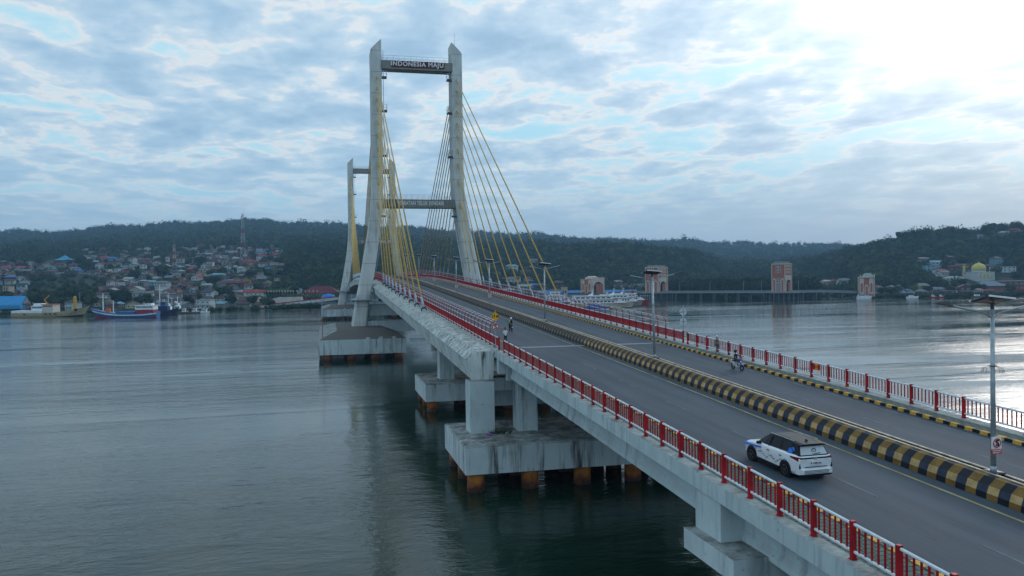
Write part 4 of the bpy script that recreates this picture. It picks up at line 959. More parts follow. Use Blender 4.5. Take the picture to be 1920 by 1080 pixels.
def house(p, rz, wd, dp, ht, wall, roof, form, storeys, windows, group, label='house', name='house', trim=None):
    t = thing(name, label, 'house', p, rz, group)
    b = MB(); b.b2(-wd / 2, wd / 2, -dp / 2, dp / 2, -4, ht)
    if form == 'gable': b.add([(-wd / 2 + .02, -dp / 2 + .01, ht), (-wd / 2 + .02, dp / 2 - .01, ht), (-wd / 2 + .02, 0, ht + dp * .24), (wd / 2 - .02, -dp / 2 + .01, ht), (wd / 2 - .02, dp / 2 - .01, ht), (wd / 2 - .02, 0, ht + dp * .24)], [(0, 1, 2), (5, 4, 3)])
    if form == 'front': b.add([(-wd / 2 + .01, -dp / 2 + .02, ht), (wd / 2 - .01, -dp / 2 + .02, ht), (0, -dp / 2 + .02, ht + wd * .24), (-wd / 2 + .01, dp / 2 - .02, ht), (wd / 2 - .01, dp / 2 - .02, ht), (0, dp / 2 - .02, ht + wd * .24)], [(0, 1, 2), (5, 4, 3)])
    b.build('wall', M['w_' + wall], t)
    r = MB(); e = .7; th_ = .22
    if form == 'gable':
        h = dp * .26; y = dp / 2 + e; z0 = ht - .15
        r.prism([(-y, z0), (0, z0 + h + .15), (y, z0), (y, z0 + th_), (0, z0 + h + .15 + th_), (-y, z0 + th_)], -wd / 2 - e, wd / 2 + e)
        r.v = [(yy, xx, z) for xx, yy, z in r.v]; r.f = [f[::-1] for f in r.f]
    elif form == 'front':
        h = wd * .26; y = wd / 2 + e; z0 = ht - .15
        r.prism([(-y, z0), (0, z0 + h + .15), (y, z0), (y, z0 + th_), (0, z0 + h + .15 + th_), (-y, z0 + th_)], -dp / 2 - e, dp / 2 + e)
    elif form == 'hip':
        h = min(wd, dp) * .30; a, c_2 = wd / 2 + e, dp / 2 + e; rl = max(.2, wd / 2 - dp / 2)
        r.add([(-a, -c_2, ht), (a, -c_2, ht), (a, c_2, ht), (-a, c_2, ht), (-rl, 0, ht + h), (rl, 0, ht + h), (-a, -c_2, ht - .2), (a, -c_2, ht - .2), (a, c_2, ht - .2), (-a, c_2, ht - .2)],
              [(0, 1, 5, 4), (2, 3, 4, 5), (1, 2, 5), (3, 0, 4), (6, 7, 1, 0), (7, 8, 2, 1), (8, 9, 3, 2), (9, 6, 0, 3), (9, 8, 7, 6)])
    else:
        r.b2(-wd / 2 - .3, wd / 2 + .3, -dp / 2 - .3, dp / 2 + .3, ht, ht + .35); r.b2(-wd / 2 + .6, wd / 2 - .6, -dp / 2 + .6, dp / 2 - .6, ht + .35, ht + .5)
    r.build('roof', M['r_' + roof], t)
    if windows:
        n = max(2, int(wd / 3.2))
        for s in range(storeys):
            for i in range(n):
                x = -wd / 2 + wd * (i + .5) / n; q = MB(); z = ht * (s + .5) / storeys
                q.b2(x - .62, x + .62, -dp / 2 - .08, -dp / 2, z - .6, z + .65, 0); q.b2(x - .5, x + .5, -dp / 2 - .10, -dp / 2 - .08, z - .5, z + .55, 1)
                q.build('window', [M['wht'], M['winblack']], t)
        if storeys > 1: q = MB(); q.b2(-wd / 2 - .05, wd / 2 + .05, -dp / 2 - 1.1, -dp / 2, ht / 2 - .12, ht / 2 + .05); q.build('balcony', M['w_white'], t)
    else:
        n = max(2, int(wd / 3.6)); q = MB()
        for s in range(storeys):
            for i in range(n): x = -wd / 2 + wd * (i + .5) / n; z = ht * (s + .5) / storeys; q.b2(x - .55, x + .55, -dp / 2 - .05, -dp / 2, z - .55, z + .6)
        q.build('windows', M['winblack'], t)
    return t
hitems = []; footprint = [(123, 985, 20), (457, 900, 7), (328, 850, 6)]
def put_house(x, Zd, area, wall=None, roof=None, form=None, st=None, wd=None, rz=None, ht=None):
    wall = wall or rnd.choices(['white', 'cream', 'grey', 'pale blue', 'yellow', 'pink', 'brown', 'green'], [28, 12, 24, 6, 2, 3, 24, 1])[0]
    roof = roof or rnd.choices(['rust', 'maroon', 'grey', 'dark', 'pale blue', 'bright blue', 'red', 'green', 'pale'], [34, 8, 20, 24, 4, 1, 2, 2, 5])[0]
    form = form or rnd.choices(['gable', 'hip', 'front', 'flat'], [38, 28, 24, 10])[0]
    st = st or (2 if rnd.random() < .14 else 1)
    wd = wd or rnd.uniform(5.2, 9.5); dp_ = rnd.uniform(5, 7.5); ht = ht or (rnd.uniform(2.3, 2.9) * st)
    p = site(x, Zd); z = hills(x, Zd); p.z = max(1.0, z) + .1
    for fx, fz, fr in footprint:
        if abs(fx - x) / FPX * Zd < (fr + wd) * .5 and abs(fz - Zd) < 7.0: return None
    footprint.append((x, Zd, wd))
    rz = BASE_RZ + (rnd.uniform(-.6, .6) if rz is None else rz)
    o = house(p, rz, wd, dp_, ht, wall, roof, form, st, Zd < 680, 'houses on the far shore')
    fm = {'gable': '', 'hip': 'hip-roofed ', 'front': 'gable-fronted ', 'flat': 'flat-topped '}[form]; s2 = 'two-storey ' if st == 2 else ''
    if form == 'flat': fm = ''
    ds = f"{s2}{wall} house with {roof} roof"; pl = f"{s2}{wall} houses with {roof} roofs"
    if form == 'hip': ds = f"{s2}{wall} house with {roof} hip roof"; pl = f"{s2}{wall} houses with {roof} hip roofs"
    elif form == 'flat': ds = f"{s2}{wall} house with flat {roof} roof"; pl = f"{s2}{wall} houses with flat {roof} roofs"
    if area == 'left':
        tier = 'waterside' if Zd < 600 else 'lower slope' if Zd < 730 else 'middle slope' if Zd < 900 else 'upper slope'
        zone = tier + ' ' + ('left of masts' if x < 328 else 'between masts' if x < 457 else 'right of masts')
    else: zone = area
    hitems.append((o, ds, pl, zone, x)); return o
# landmark houses seen in the photograph
for a in [(492, 985, 'left', 'white', 'bright blue', 'hip', 2, 10), (473, 1120, 'left', 'pink', 'red', 'hip', 1, 13), (492, 940, 'left', 'white', 'red', 'hip', 2, 11), (523, 960, 'left', 'pink', 'rust', 'flat', 2, 13), (472, 925, 'left', 'pink', 'red', 'hip', 1, 15),
          (430, 905, 'left', 'grey', 'pale', 'flat', 2, 12), (435, 1120, 'left', 'white', 'pale', 'flat', 1, 14), (390, 1080, 'left', 'pale blue', 'pale blue', 'gable', 1, 13), (409, 790, 'left', 'green', 'pale blue', 'hip', 1, 14), (440, 735, 'left', 'brown', 'maroon', 'gable', 1, 22),
          (462, 745, 'left', 'yellow', 'rust', 'front', 2, 8), (422, 730, 'left', 'white', 'pale blue', 'hip', 1, 9), (550, 690, 'left', 'white', 'pale blue', 'front', 1, 13), (480, 655, 'left', 'white', 'grey', 'front', 1, 10), (478, 625, 'left', 'white', 'red', 'gable', 2, 16),
          (405, 650, 'left', 'pink', 'maroon', 'gable', 1, 14), (392, 625, 'left', 'white', 'dark', 'gable', 2, 12), (305, 715, 'left', 'white', 'grey', 'hip', 2, 16), (280, 735, 'left', 'pale blue', 'pale blue', 'gable', 1, 12), (257, 660, 'left', 'cream', 'pale', 'front', 2, 10),
          (262, 632, 'left', 'yellow', 'rust', 'gable', 1, 11), (268, 615, 'left', 'white', 'grey', 'gable', 2, 15), (196, 605, 'left', 'white', 'rust', 'hip', 2, 20), (215, 640, 'left', 'white', 'dark', 'gable', 1, 14), (185, 690, 'left', 'brown', 'red', 'hip', 1, 11),
          (20, 770, 'left', 'brown', 'bright blue', 'hip', 1, 13), (12, 905, 'left', 'white', 'red', 'hip', 1, 14), (39, 900, 'left', 'cream', 'red', 'hip', 1, 16), (28, 610, 'left', 'green', 'green', 'flat', 1, 12), (46, 600, 'left', 'white', 'grey', 'front', 2, 11), (76, 605, 'left', 'brown', 'maroon', 'gable', 2, 16),
          (198, 985, 'left', 'pink', 'red', 'hip', 1, 14), (211, 970, 'left', 'pale blue', 'bright blue', 'hip', 1, 11), (385, 530, 'left', 'white', 'pale', 'flat', 2, 10), (250, 545, 'left', 'cream', 'rust', 'front', 1, 10), (232, 550, 'left', 'cream', 'grey', 'front', 2, 10), (320, 610, 'left', 'grey', 'grey', 'flat', 2, 16), (140, 865, 'left', 'white', 'grey', 'hip', 1, 12)]:
    put_house(*a)
zr_ = 538
while zr_ < 1420:
    x = rnd.uniform(-14, -2)
    while x < 590:
        stp = (rnd.uniform(10.5, 15) / zr_ * FPX) * (1.0 if zr_ < 900 else 1.15)
        yb = yh(x) - (hills(x, zr_) - H0) / zr_ * FPX
        skip = .10
        if zr_ > 930: skip = .45 if x > 330 else .66
        if zr_ > 1110: skip = .80
        if yb < 453: skip = 1
        if x < 150 and yb < 493: skip = 1
        if 60 < x < 182 and 518 < yb < 572: skip = .97
        if 35 < x < 175 and 560 < yb: skip = .8
        if x > 535 and 452 < yb < 545: skip = 1
        if x > 485 and yb > 545: skip = 1
        if 205 < x < 248 and 545 < yb: skip = .8
        if zr_ < shore(x) + 14: skip = 1
        if rnd.random() > skip and len(hitems) < 238: put_house(x, zr_ + rnd.uniform(-8, 8), 'left')
        x += stp
    zr_ += 21 + (zr_ - 538) * .050
for x, Zd, a in ((953, 815, ('white', 'grey', 'gable', 2, 12)), (960, 925, ('white', 'pale blue', 'hip', 2, 14)), (985, 905, ('grey', 'rust', 'gable', 1, 13)), (1003, 905, ('grey', 'grey', 'gable', 1, 16)), (990, 850, ('white', 'rust', 'hip', 1, 9)),
                 (1003, 800, ('brown', 'bright blue', 'gable', 1, 16)), (985, 790, ('grey', 'pale', 'gable', 1, 15)), (1025, 800, ('brown', 'maroon', 'gable', 1, 15)), (965, 840, ('cream', 'rust', 'gable', 1, 12)), (1015, 755, ('white', 'grey', 'gable', 1, 11)), (948, 755, ('grey', 'pale', 'gable', 1, 16)),
                 (1040, 765, ('brown', 'rust', 'gable', 1, 14)), (905, 800, ('white', 'rust', 'gable', 1, 10)), (975, 765, ('pale blue', 'grey', 'hip', 1, 11)), (1045, 830, ('brown', 'rust', 'hip', 1, 12)), (930, 870, ('white', 'dark', 'gable', 1, 9)), (1000, 1010, ('cream', 'grey', 'gable', 1, 10))):
    put_house(x, Zd, 'behind the right-hand cables', *a)
for x, Zd, a in ((1166, 815, ('white', 'maroon', 'hip', 2, 16)), (1186, 835, ('white', 'grey', 'gable', 1, 22)), (1200, 818, ('grey', 'grey', 'gable', 1, 12)), (1158, 870, ('grey', 'pale', 'gable', 1, 9)), (1270, 880, ('white', 'pale', 'flat', 1, 7))):
    put_house(x, Zd, 'between first two brick gates', *a)
for x, Zd, a in ((1535, 835, ('brown', 'maroon', 'gable', 1, 15)), (1548, 850, ('cream', 'pale', 'gable', 2, 12)), (1556, 835, ('white', 'dark', 'front', 1, 10)), (1572, 845, ('pink', 'red', 'gable', 1, 13)), (1582, 790, ('white', 'grey', 'gable', 2, 12)), (1596, 740, ('white', 'grey', 'flat', 1, 15)), (1500, 850, ('brown', 'rust', 'gable', 1, 13)), (1520, 845, ('brown', 'dark', 'gable', 1, 12))):
    put_house(x, Zd, 'between last two brick gates', *a)
x = 1650
while x < 1850:
    for Zd in (628, 655, 690):
        if rnd.random() < .72: put_house(x + rnd.uniform(-5, 5), Zd, 'waterside below the mosque')
    x += 15 + rnd.random() * 6
put_house(1696, 640, 'waterside below the mosque', 'white', 'bright blue', 'gable', 1, 9)
for x, Zd, a in ((1742, 800, ('pale blue', 'bright blue', 'flat', 2, 12)), (1755, 815, ('white', 'pale blue', 'gable', 2, 11)), (1762, 780, ('white', 'rust', 'gable', 1, 12)), (1768, 765, ('white', 'maroon', 'gable', 1, 12)), (1731, 860, ('cream', 'grey', 'gable', 1, 13)), (1750, 865, ('cream', 'rust', 'flat', 1, 9)), (1782, 850, ('brown', 'dark', 'gable', 1, 11)),
                 (1802, 800, ('yellow', 'pale', 'flat', 1, 13)), (1823, 795, ('grey', 'dark', 'gable', 1, 14)), (1848, 790, ('brown', 'rust', 'gable', 1, 14)), (1868, 815, ('pale blue', 'dark', 'hip', 2, 12)), (1788, 725, ('white', 'pale', 'hip', 2, 16)), (1788, 760, ('white', 'red', 'hip', 1, 10)), (1880, 775, ('white', 'dark', 'flat', 2, 22)), (1790, 790, ('brown', 'maroon', 'gable', 1, 11)),
                 (1830, 765, ('brown', 'dark', 'gable', 1, 18)), (1885, 985, ('white', 'pale', 'hip', 1, 16)), (1903, 1000, ('brown', 'red', 'hip', 1, 14)), (1918, 985, ('grey', 'pale blue', 'hip', 1, 16)), (1838, 990, ('white', 'grey', 'gable', 1, 9))):
    put_house(x, Zd, 'right hill by the mosque', *a)
unique_labels(hitems)
for it in hitems:
    if len(it[0]['label'].replace('-', ' ').split()) > 16: it[0]['label'] = it[0]['label'].replace(' two-storey', '').replace('houses with', 'houses,')
# the small houses beyond the three hundred that show largest: one object
FPA = list(footprint); sm_ = MB(); SMM = ['w_white', 'w_cream', 'w_grey', 'w_brown', 'w_pale blue', 'r_rust', 'r_grey', 'r_dark', 'r_maroon', 'r_pale']
cnt = 0
for k in range(6000):
    x, Zd = rnd.uniform(-15, 560), rnd.uniform(640, 1400); yb = yh(x) - (hills(x, Zd) - H0) / Zd * FPX
    if yb < 452 or (x < 150 and yb < 493) or (x > 535 and yb < 545) or (60 < x < 182 and 518 < yb) or (x < 330 and Zd > 1000 and rnd.random() < .7) or (Zd < 800 and rnd.random() < .5): continue
    if any(abs(fx - x) / FPX * Zd < (fr + 6) * .5 and abs(fz - Zd) < 7.5 for fx, fz, fr in FPA): continue
    FPA.append((x, Zd, 6.5)); footprint.append((x, Zd, 6.5)); cnt += 1
    p = site(x, Zd); z = hills(x, Zd); w_, d_, h_ = rnd.uniform(5, 8), rnd.uniform(4.5, 6.5), rnd.uniform(2.2, 3.0) * (2 if rnd.random() < .15 else 1)
    rz = BASE_RZ + rnd.uniform(-.7, .7); Rm = Matrix.Rotation(rz, 3, 'Z'); q = MB(); wm_ = rnd.choices([0, 1, 2, 3, 4], [34, 12, 24, 24, 6])[0]; rm_ = rnd.choices([5, 6, 7, 8, 9], [34, 20, 26, 10, 10])[0]
    q.b2(-w_ / 2, w_ / 2, -d_ / 2, d_ / 2, -3, h_, wm_); rr = d_ * .27; a, b_ = w_ / 2 + .6, d_ / 2 + .6; rl = (w_ / 2 - d_ / 2 * .7) if rnd.random() < .5 else a; rl = max(.3, rl)
    q.add([(-a, -b_, h_), (a, -b_, h_), (a, b_, h_), (-a, b_, h_), (-rl, 0, h_ + rr), (rl, 0, h_ + rr)], [(0, 1, 5, 4), (2, 3, 4, 5), (1, 2, 5), (3, 0, 4), (3, 2, 1, 0)], rm_)
    q.b2(-w_ * .3, -w_ * .12, -d_ / 2 - .05, -d_ / 2, h_ * .35, h_ * .75, 7); q.b2(w_ * .1, w_ * .28, -d_ / 2 - .05, -d_ / 2, h_ * .35, h_ * .75, 7)
    sm_.add([(Rm @ Vector(v) + Vector((p.x, p.y, z))).to_tuple() for v in q.v], q.f, q.m)
    if cnt >= 230: break
tag(sm_.build('distant_houses', [M[k] for k in SMM]), 'many small distant houses scattered between the larger ones on the left slope', 'houses', kind='stuff')
# ------------------------------------------------------------------ landmark buildings
def at(x, Zd, name, label, cat, rz=0.0, z=None, sink=0):
    p = site(x, Zd); p.z = (hills(x, Zd) if z is None else z) - sink
    return thing(name, label, cat, p, BASE_RZ + rz)
t = at(123, 985, 'pavilion', 'large hall with blue pagoda roof high on the left slope', 'hall')
q = MB(); q.b2(-7.5, 7.5, -6, 6, -4, 3.6); q.build('wall', solid('brick_pink', (.35, .16, .13)), t)
q = MB(); q.hexa([(-10.5, -8, 3.4), (10.5, -8, 3.4), (10.5, 8, 3.4), (-10.5, 8, 3.4), (-5, -4, 5.6), (5, -4, 5.6), (5, 4, 5.6), (-5, 4, 5.6)]); q.hexa([(-5, -4, 5.6), (5, -4, 5.6), (5, 4, 5.6), (-5, 4, 5.6), (-1.2, -1, 8.6), (1.2, -1, 8.6), (1.2, 1, 8.6), (-1.2, 1, 8.6)]); q.lathe([(1.1, 8.5), (.4, 9.5), (.05, 11.8)], (0, 0, 0), 6)
q.build('roof', solid('roof_pagoda', (.05, .30, .48)), t)
t = at(8, 528, 'warehouse', 'big blue-roofed warehouse at the left waterside', 'warehouse', .25)
q = MB(); q.b2(-15, 12, -8, 8, -3, 4.2); q.add([(12, -8, 4.2), (12, 8, 4.2), (12, 0, 9.2)], [(0, 1, 2)]); q.build('wall', solid('sheet_blue_dark', (.06, .18, .30)), t)
q = MB(); q.prism([(-9, 3.9), (0, 9.4), (9, 3.9), (9, 4.2), (0, 9.8), (-9, 4.2)], -16, 12.8); q.v = [(b, a, c) for a, b, c in q.v]; q.f = [f[::-1] for f in q.f]; q.build('roof', solid('sheet_blue', (.03, .24, .52)), t)
q = MB(); q.b2(-17, 13, -13, -8.02, 1.6, 3.9); q.build('lean_to_roof', solid('sheet_blue2', (.04, .26, .50)), t)
q = MB(); q.add([(12.9, -7, 4.6), (12.9, 7, 4.6), (12.9, 0, 8.9), (13.0, -7, 4.6), (13.0, 7, 4.6), (13.0, 0, 8.9)], [(0, 1, 2), (5, 4, 3), (0, 3, 4, 1), (1, 4, 5, 2), (2, 5, 3, 0)]); q.build('gable_panel', M['w_grey'], t)
t = at(603, 640, 'meeting_hall', 'wide open hall with burgundy hip roof behind the far pylon', 'hall')
q = MB(); q.add([(-15, -8, 5.2), (15, -8, 5.2), (15, 8, 5.2), (-15, 8, 5.2), (-7, 0, 10.6), (7, 0, 10.6), (-15, -8, 4.8), (15, -8, 4.8), (15, 8, 4.8), (-15, 8, 4.8)], [(0, 1, 5, 4), (2, 3, 4, 5), (1, 2, 5), (3, 0, 4), (6, 7, 1, 0), (7, 8, 2, 1), (8, 9, 3, 2), (9, 6, 0, 3), (9, 8, 7, 6)]); q.build('roof', solid('burgundy', (.12, .018, .028)), t)
for k in range(9): q = MB(); x = -12.8 + 3.2 * k; q.b2(x - .25, x + .25, -6.6, -6.1, -3, 4.8); q.build('pillar', M['wht'], t)
q = MB(); q.b2(-12, 12, -3, 5, -3, 4.4); q.build('wall', M['w_grey'], t)
q = MB(); q.lathe([(5.2, 2.2), (4.4, 3.6), (2.2, 4.6), (.1, 5.0)], (0, 0, 0), 8); q2 = q
for k in range(6): q.tube((4.8 * math.cos(k), 4.8 * math.sin(k), -2), (4.8 * math.cos(k), 4.8 * math.sin(k), 2.3), .12, .12, 5)
p = site(616, 590); p.z = hills(616, 590) + 3
tag(q.build('tent', solid('tarp_blue', (.02, .20, .55)), loc=p), 'bright blue canopy tent beside the far approach ramp', 'tent')
# pale stone embankment with round lamps along its crest
t = at(527, 575, 'retaining_wall', 'pale rock-faced retaining wall under the row of round lamps', 'wall', .05)
rw = MB(); R = []
for i in range(15):
    x = -13.5 + i * 2.0; h = 3.2 + min(i, 6) * .45 + rnd.uniform(-.15, .15); R.append([(x, -5.5 + rnd.uniform(-.3, .3), -3), (x, -3.4 + rnd.uniform(-.4, .4), h * .5), (x, -2 + rnd.uniform(-.3, .3), h), (x, 4, h), (x, 4, -3)])
rw.loft(R); rw.build('rock_face', concrete('pale_rock', (.46, .44, .40), .5, .4, 1.2), t)
gl_ = []
for i in range(16):
    x = 503 + i * 5.2 if i < 9 else 503 + 9 * 5.2 + (i - 9) * 7.5; p = site(x, 574 + (i - 9) * 3 if i >= 9 else 574); p.z = hills(x, p.y and 574) ; p.z = max(p.z, H0 + (yh(x) - 549) / FPX * 574) - .6
    t = thing('globe_lamp', ORD[i] + ' of the sixteen round white lamps above the rock wall' if i < 12 else ['fourth', 'third', 'second', 'first'][i - 12] + ' from right of the sixteen round white lamps above the rock wall', 'lamp', p, BASE_RZ, 'round lamps above the rock wall')
    q = MB(); q.tube((0, 0, -3), (0, 0, 1.1), .12, .10, 6); q.build('post', M['w_grey'], t); q = MB(); q.lathe([(.05, 0), (.5, .2), (.62, .7), (.5, 1.2), (.05, 1.4)], (0, 0, 1.0), 10, 0, 1, .5); q.build('globe', M['w_cream'], t, smooth=True)
# far approach ramp
rp = thing('approach_ramp', 'long white approach ramp with red railing curving to the far left shore', 'ramp', site(560, 560))
pts = [(485, 552, 1.7), (520, 556, 2.6), (560, 560, 4.0), (600, 566, 5.4), (645, 574, 7.2), (690, 588, 9.0)]
PR = [site(x, z_, z=h) for x, z_, h in pts]
def ribbon(PR, w0, w1, z0, z1):
    mb_ = MB(); R = []
    for i, p in enumerate(PR):
        d = (PR[min(i + 1, len(PR) - 1)] - PR[max(i - 1, 0)]); d.z = 0; d.normalize(); n = Vector((d.y, -d.x, 0))
        R.append([tuple(p + n * w0 + Vector((0, 0, z0))), tuple(p + n * w1 + Vector((0, 0, z0))), tuple(p + n * w1 + Vector((0, 0, z1))), tuple(p + n * w0 + Vector((0, 0, z1)))])
    mb_.loft(R); return mb_
ribbon(PR, -6, 6, -1.5, 0).build('deck', M['concrete'], rp, True)
ribbon(PR, 5.6, 5.9, .05, .28).build('parapet', M['w_white'], rp, True)
for s_ in (5.75,): ribbon(PR, s_ - .04, s_ + .04, .35, 1.1).build('railing', M['redpaint'], rp, True)
for i in range(2, 6): p = PR[i]; q = MB(); q.box((p.x, p.y, (p.z - 1.5) / 2 - 1), (2, 2, p.z - 1.5 + 2), BASE_RZ); q.build('pier', M['concrete'], rp, True)
t = at(570, 556, 'quay_wall', 'low pale quay wall along the water below the far ramp', 'wall', z=0)
q = MB(); q.b2(-16, 26, -.4, .4, -2, 3.4); q.build('wall', M['w_grey'], t)
# ------------------------------------------------------------------ lattice masts
def lattice(x, Zd, h, wb, wt, label, red):
    t = at(x, Zd, 'lattice_mast', label, 'mast', .3); A, B_ = solid('mast_red', (.32, .07, .06)), solid('mast_white', (.45, .47, .48))
    n = int(h / (wb * .9)); q = MB()
    for k in range(n):
        a, b_ = k / n, (k + 1) / n; wa, wb_ = (wb + (wt - wb) * a) / 2, (wb + (wt - wb) * b_) / 2; m_ = (k * 7 // n) % 2
        ca = [(-wa, -wa, a * h), (wa, -wa, a * h), (wa, wa, a * h), (-wa, wa, a * h)]; cb_ = [(-wb_, -wb_, b_ * h), (wb_, -wb_, b_ * h), (wb_, wb_, b_ * h), (-wb_, wb_, b_ * h)]
        for i in range(4):
            j = (i + 1) % 4; q.tube(ca[i], cb_[i], .2, .2, 4, m_); q.tube(ca[i], cb_[j], .1, .1, 3, m_); q.tube(ca[j], cb_[i], .1, .1, 3, m_); q.tube(cb_[i], cb_[j], .1, .1, 3, m_)
    q.build('frame', [A, B_], t)
    q = MB()
    for k in range(6): a = k * 1.05; q.box((wt * 1.1 * math.cos(a), wt * 1.1 * math.sin(a), h * .97 - (k % 2) * 2.2), (.35, .3, 2.0), a)
    q.tube((0, 0, h * .95), (0, 0, h + 4), .09, .05, 5); q.build('aerial', B_, t)
lattice(457, 900, 60, 6.0, 1.5, 'tall red and white lattice mast rising above the ridge', True)
lattice(328, 850, 30, 4.0, 1.2, 'shorter lattice phone mast with white aerials on the left slope', True)
# ------------------------------------------------------------------ brick gate towers and jetty
BR = plain('brick', (.36, .125, .085), .85, 0, .25, 1.2); CRM = plain('cream_stone', (.56, .47, .40), .8, 0, .15, .8); GRY = plain('grey_render', (.22, .25, .25), .8)
def arch_poly(cx_, z0, w_, h, pointed=True, n=8):
    P = [(cx_ - w_ / 2, z0), (cx_ + w_ / 2, z0)]; hs = h - w_ * (.9 if pointed else .5)
    for i in range(n + 1):
        a = i / n
        if pointed: P.append((cx_ + w_ / 2 * (1 - a ** 1.4 * 1.0), z0 + hs + (w_ * .9) * math.sin(a * math.pi / 2) ** 1))
        else: P.append((cx_ + w_ / 2 * math.cos(a * math.pi / 2), z0 + hs + w_ / 2 * math.sin(a * math.pi / 2)))
    for i in range(n - 1, -1, -1): x, z = P[2 + i]; P.append((2 * cx_ - x, z))
    return P
def gate(x, Zd, z0, w_, h, label, rz, kind):
    t = at(x, Zd, 'brick_gate', label, 'gate tower', rz, z=z0); s = w_ / 2
    b = MB(); b.b2(-s, s, -s, s, 0, h * .92); b.build('tower', BR, t)
    def face(q, poly, off, dep, m=0, side=0):
        k = MB(); k.prism(poly, -s - off - dep, -s - off, m)
        k.v = [(Matrix.Rotation(side, 3, 'Z') @ Vector(v)).to_tuple() for v in k.v]; q.add(k.v, k.f, k.m)
    R_ = math.pi / 2
    q = MB()
    for sx in (-1, 1):
        for sy in (-1, 1): q.box((sx * s, sy * s, h * .46), (w_ * .045, w_ * .045, h * .935), 0, 0)
    q.b2(-s - .3, s + .3, -s - .3, s + .3, h * .90, h * .93); q.build('corner_pilaster', CRM, t)
    if kind == 'tall':
        q = MB(); q.b2(-s * .8, -s * .05, -s * .8, s * .8, h * .93, h * 1.0); q.b2(s * .1, s * .85, -s * .8, s * .8, h * .93, h * .99); q.build('roof_block', GRY, t)
        for cx_ in (-s * .62, s * .62):
            q = MB(); face(q, arch_poly(cx_, 0, w_ * .26, h * .45), .02, .12); face(q, arch_poly(cx_, 0, w_ * .16, h * .40), .14, .04, 1); q.build('pointed_arch', [CRM, BR], t)
        for r_ in range(4):
            for cx_ in (-w_ * .09, w_ * .09):
                z = h * (.50 + .11 * r_) if r_ else h * .30
                q = MB(); face(q, [(cx_ - w_ * .085, z), (cx_ + w_ * .085, z), (cx_ + w_ * .085, z + h * .085), (cx_ - w_ * .085, z + h * .085)], .02, .1); face(q, [(cx_ - w_ * .05, z + .3), (cx_ + w_ * .05, z + .3), (cx_ + w_ * .05, z + h * .07), (cx_ - w_ * .05, z + h * .07)], .12, .04, 1); q.build('window', [CRM, M['winblack']], t)
        q = MB(); face(q, [(-w_ * .17, 0), (w_ * .17, 0), (w_ * .17, h * .45), (-w_ * .17, h * .45)], .015, .05); q.build('grey_bay', GRY, t)
        q = MB(); face(q, [(-w_ * .42, h * .38), (w_ * .42, h * .38), (w_ * .42, h * .54), (-w_ * .42, h * .54)], .02, .12, 0, R_); face(q, arch_poly(0, 0, w_ * .78, h * .44, False), .02, .14, 0, R_); face(q, arch_poly(0, 0, w_ * .62, h * .39, False), .16, .05, 1, R_); face(q, [(w_ * -.06, 0), (w_ * .3, 0), (w_ * .3, h * .30), (w_ * -.06, h * .30)], .21, .03, 2, R_); q.build('archway', [CRM, M['winblack'], BR], t)
        for r_ in range(3):
            q = MB(); z = h * (.60 + .105 * r_)
            face(q, [(-w_ * .36, z), (w_ * .36, z), (w_ * .36, z + h * .07), (-w_ * .36, z + h * .07)], .02, .1, 0, R_)
            for cx_ in (-.25, -.08, .08, .25): face(q, [((cx_ - .05) * w_, z + .35), ((cx_ + .05) * w_, z + .35), ((cx_ + .05) * w_, z + h * .06), ((cx_ - .05) * w_, z + h * .06)], .12, .04, 1, R_)
            q.build('window_band', [CRM, solid('gold_glass', (.35, .25, .12))], t)
    else:
        for cx_ in (-s * .62, s * .62):
            q = MB(); face(q, [(cx_ - w_ * .13, h * .12), (cx_ + w_ * .13, h * .12), (cx_ + w_ * .13, h * .86), (cx_ - w_ * .13, h * .86)], .02, .10); face(q, arch_poly(cx_, h * .2, w_ * .14, h * .45), .12, .05, 1); q.build('window_bay', [CRM, BR], t)
        q = MB(); face(q, arch_poly(0, 0, w_ * .26, h * .58), .02, .14); face(q, arch_poly(0, 0, w_ * .15, h * .50), .16, .05, 1); q.build('pointed_arch', [CRM, BR], t)
        if kind == 'low':
            q = MB(); face(q, [(-s, h * .5), (s, h * .5), (s, h * 1.02), (-s, h * 1.02)], .3, .3, 0, R_); face(q, arch_poly(0, 0, w_ * .92, h * .84, False), .3, .32, 0, R_); face(q, arch_poly(0, 0, w_ * .76, h * .74, False), .62, .05, 1, R_); face(q, [(-w_ * .2, 0), (w_ * .37, 0), (w_ * .37, h * .60), (-w_ * .2, h * .60)], .67, .03, 2, R_); q.build('archway', [CRM, M['winblack'], BR], t)
            q = MB(); q.b2(-s * .7, s * .5, -s * .6, s * .6, h * .93, h * 1.04); q.hexa([(-s * .6, -s * .5, h * 1.04), (s * .4, -s * .5, h * 1.04), (s * .4, s * .5, h * 1.04), (-s * .6, s * .5, h * 1.04), (-s * .4, -s * .3, h * 1.12), (s * .2, -s * .3, h * 1.12), (s * .2, s * .3, h * 1.12), (-s * .4, s * .3, h * 1.12)]); q.build('parapet', CRM, t)
        else:
            q = MB(); q.hexa([(-s * .6, -s * .8, h * .93), (s * .9, -s * .8, h * .93), (s * .9, s * .8, h * .93), (-s * .6, s * .8, h * .93), (-s * .1, -s * .5, h * 1.12), (s * .6, -s * .5, h * 1.12), (s * .6, s * .5, h * 1.12), (-s * .1, s * .5, h * 1.12)]); q.build('roof', solid('greygreen_roof', (.30, .36, .34)), t)
            q = MB(); face(q, [(-s * .9, h * .95), (-s * .6, h * .62), (-s * .3, h * .95), (-s * .1, h * 1.08), (-s * .6, h * .85)], .05, .3, 0, R_); q.build('horn_ornament', M['wht'], t)
            for sx in (-1, 1): q = MB(); q.tube((sx * s * .8, -s * .8, h * .93), (sx * s * .8, -s * .8, h * 1.04), .35, .2, 6); q.build('finial', CRM, t)
    return t
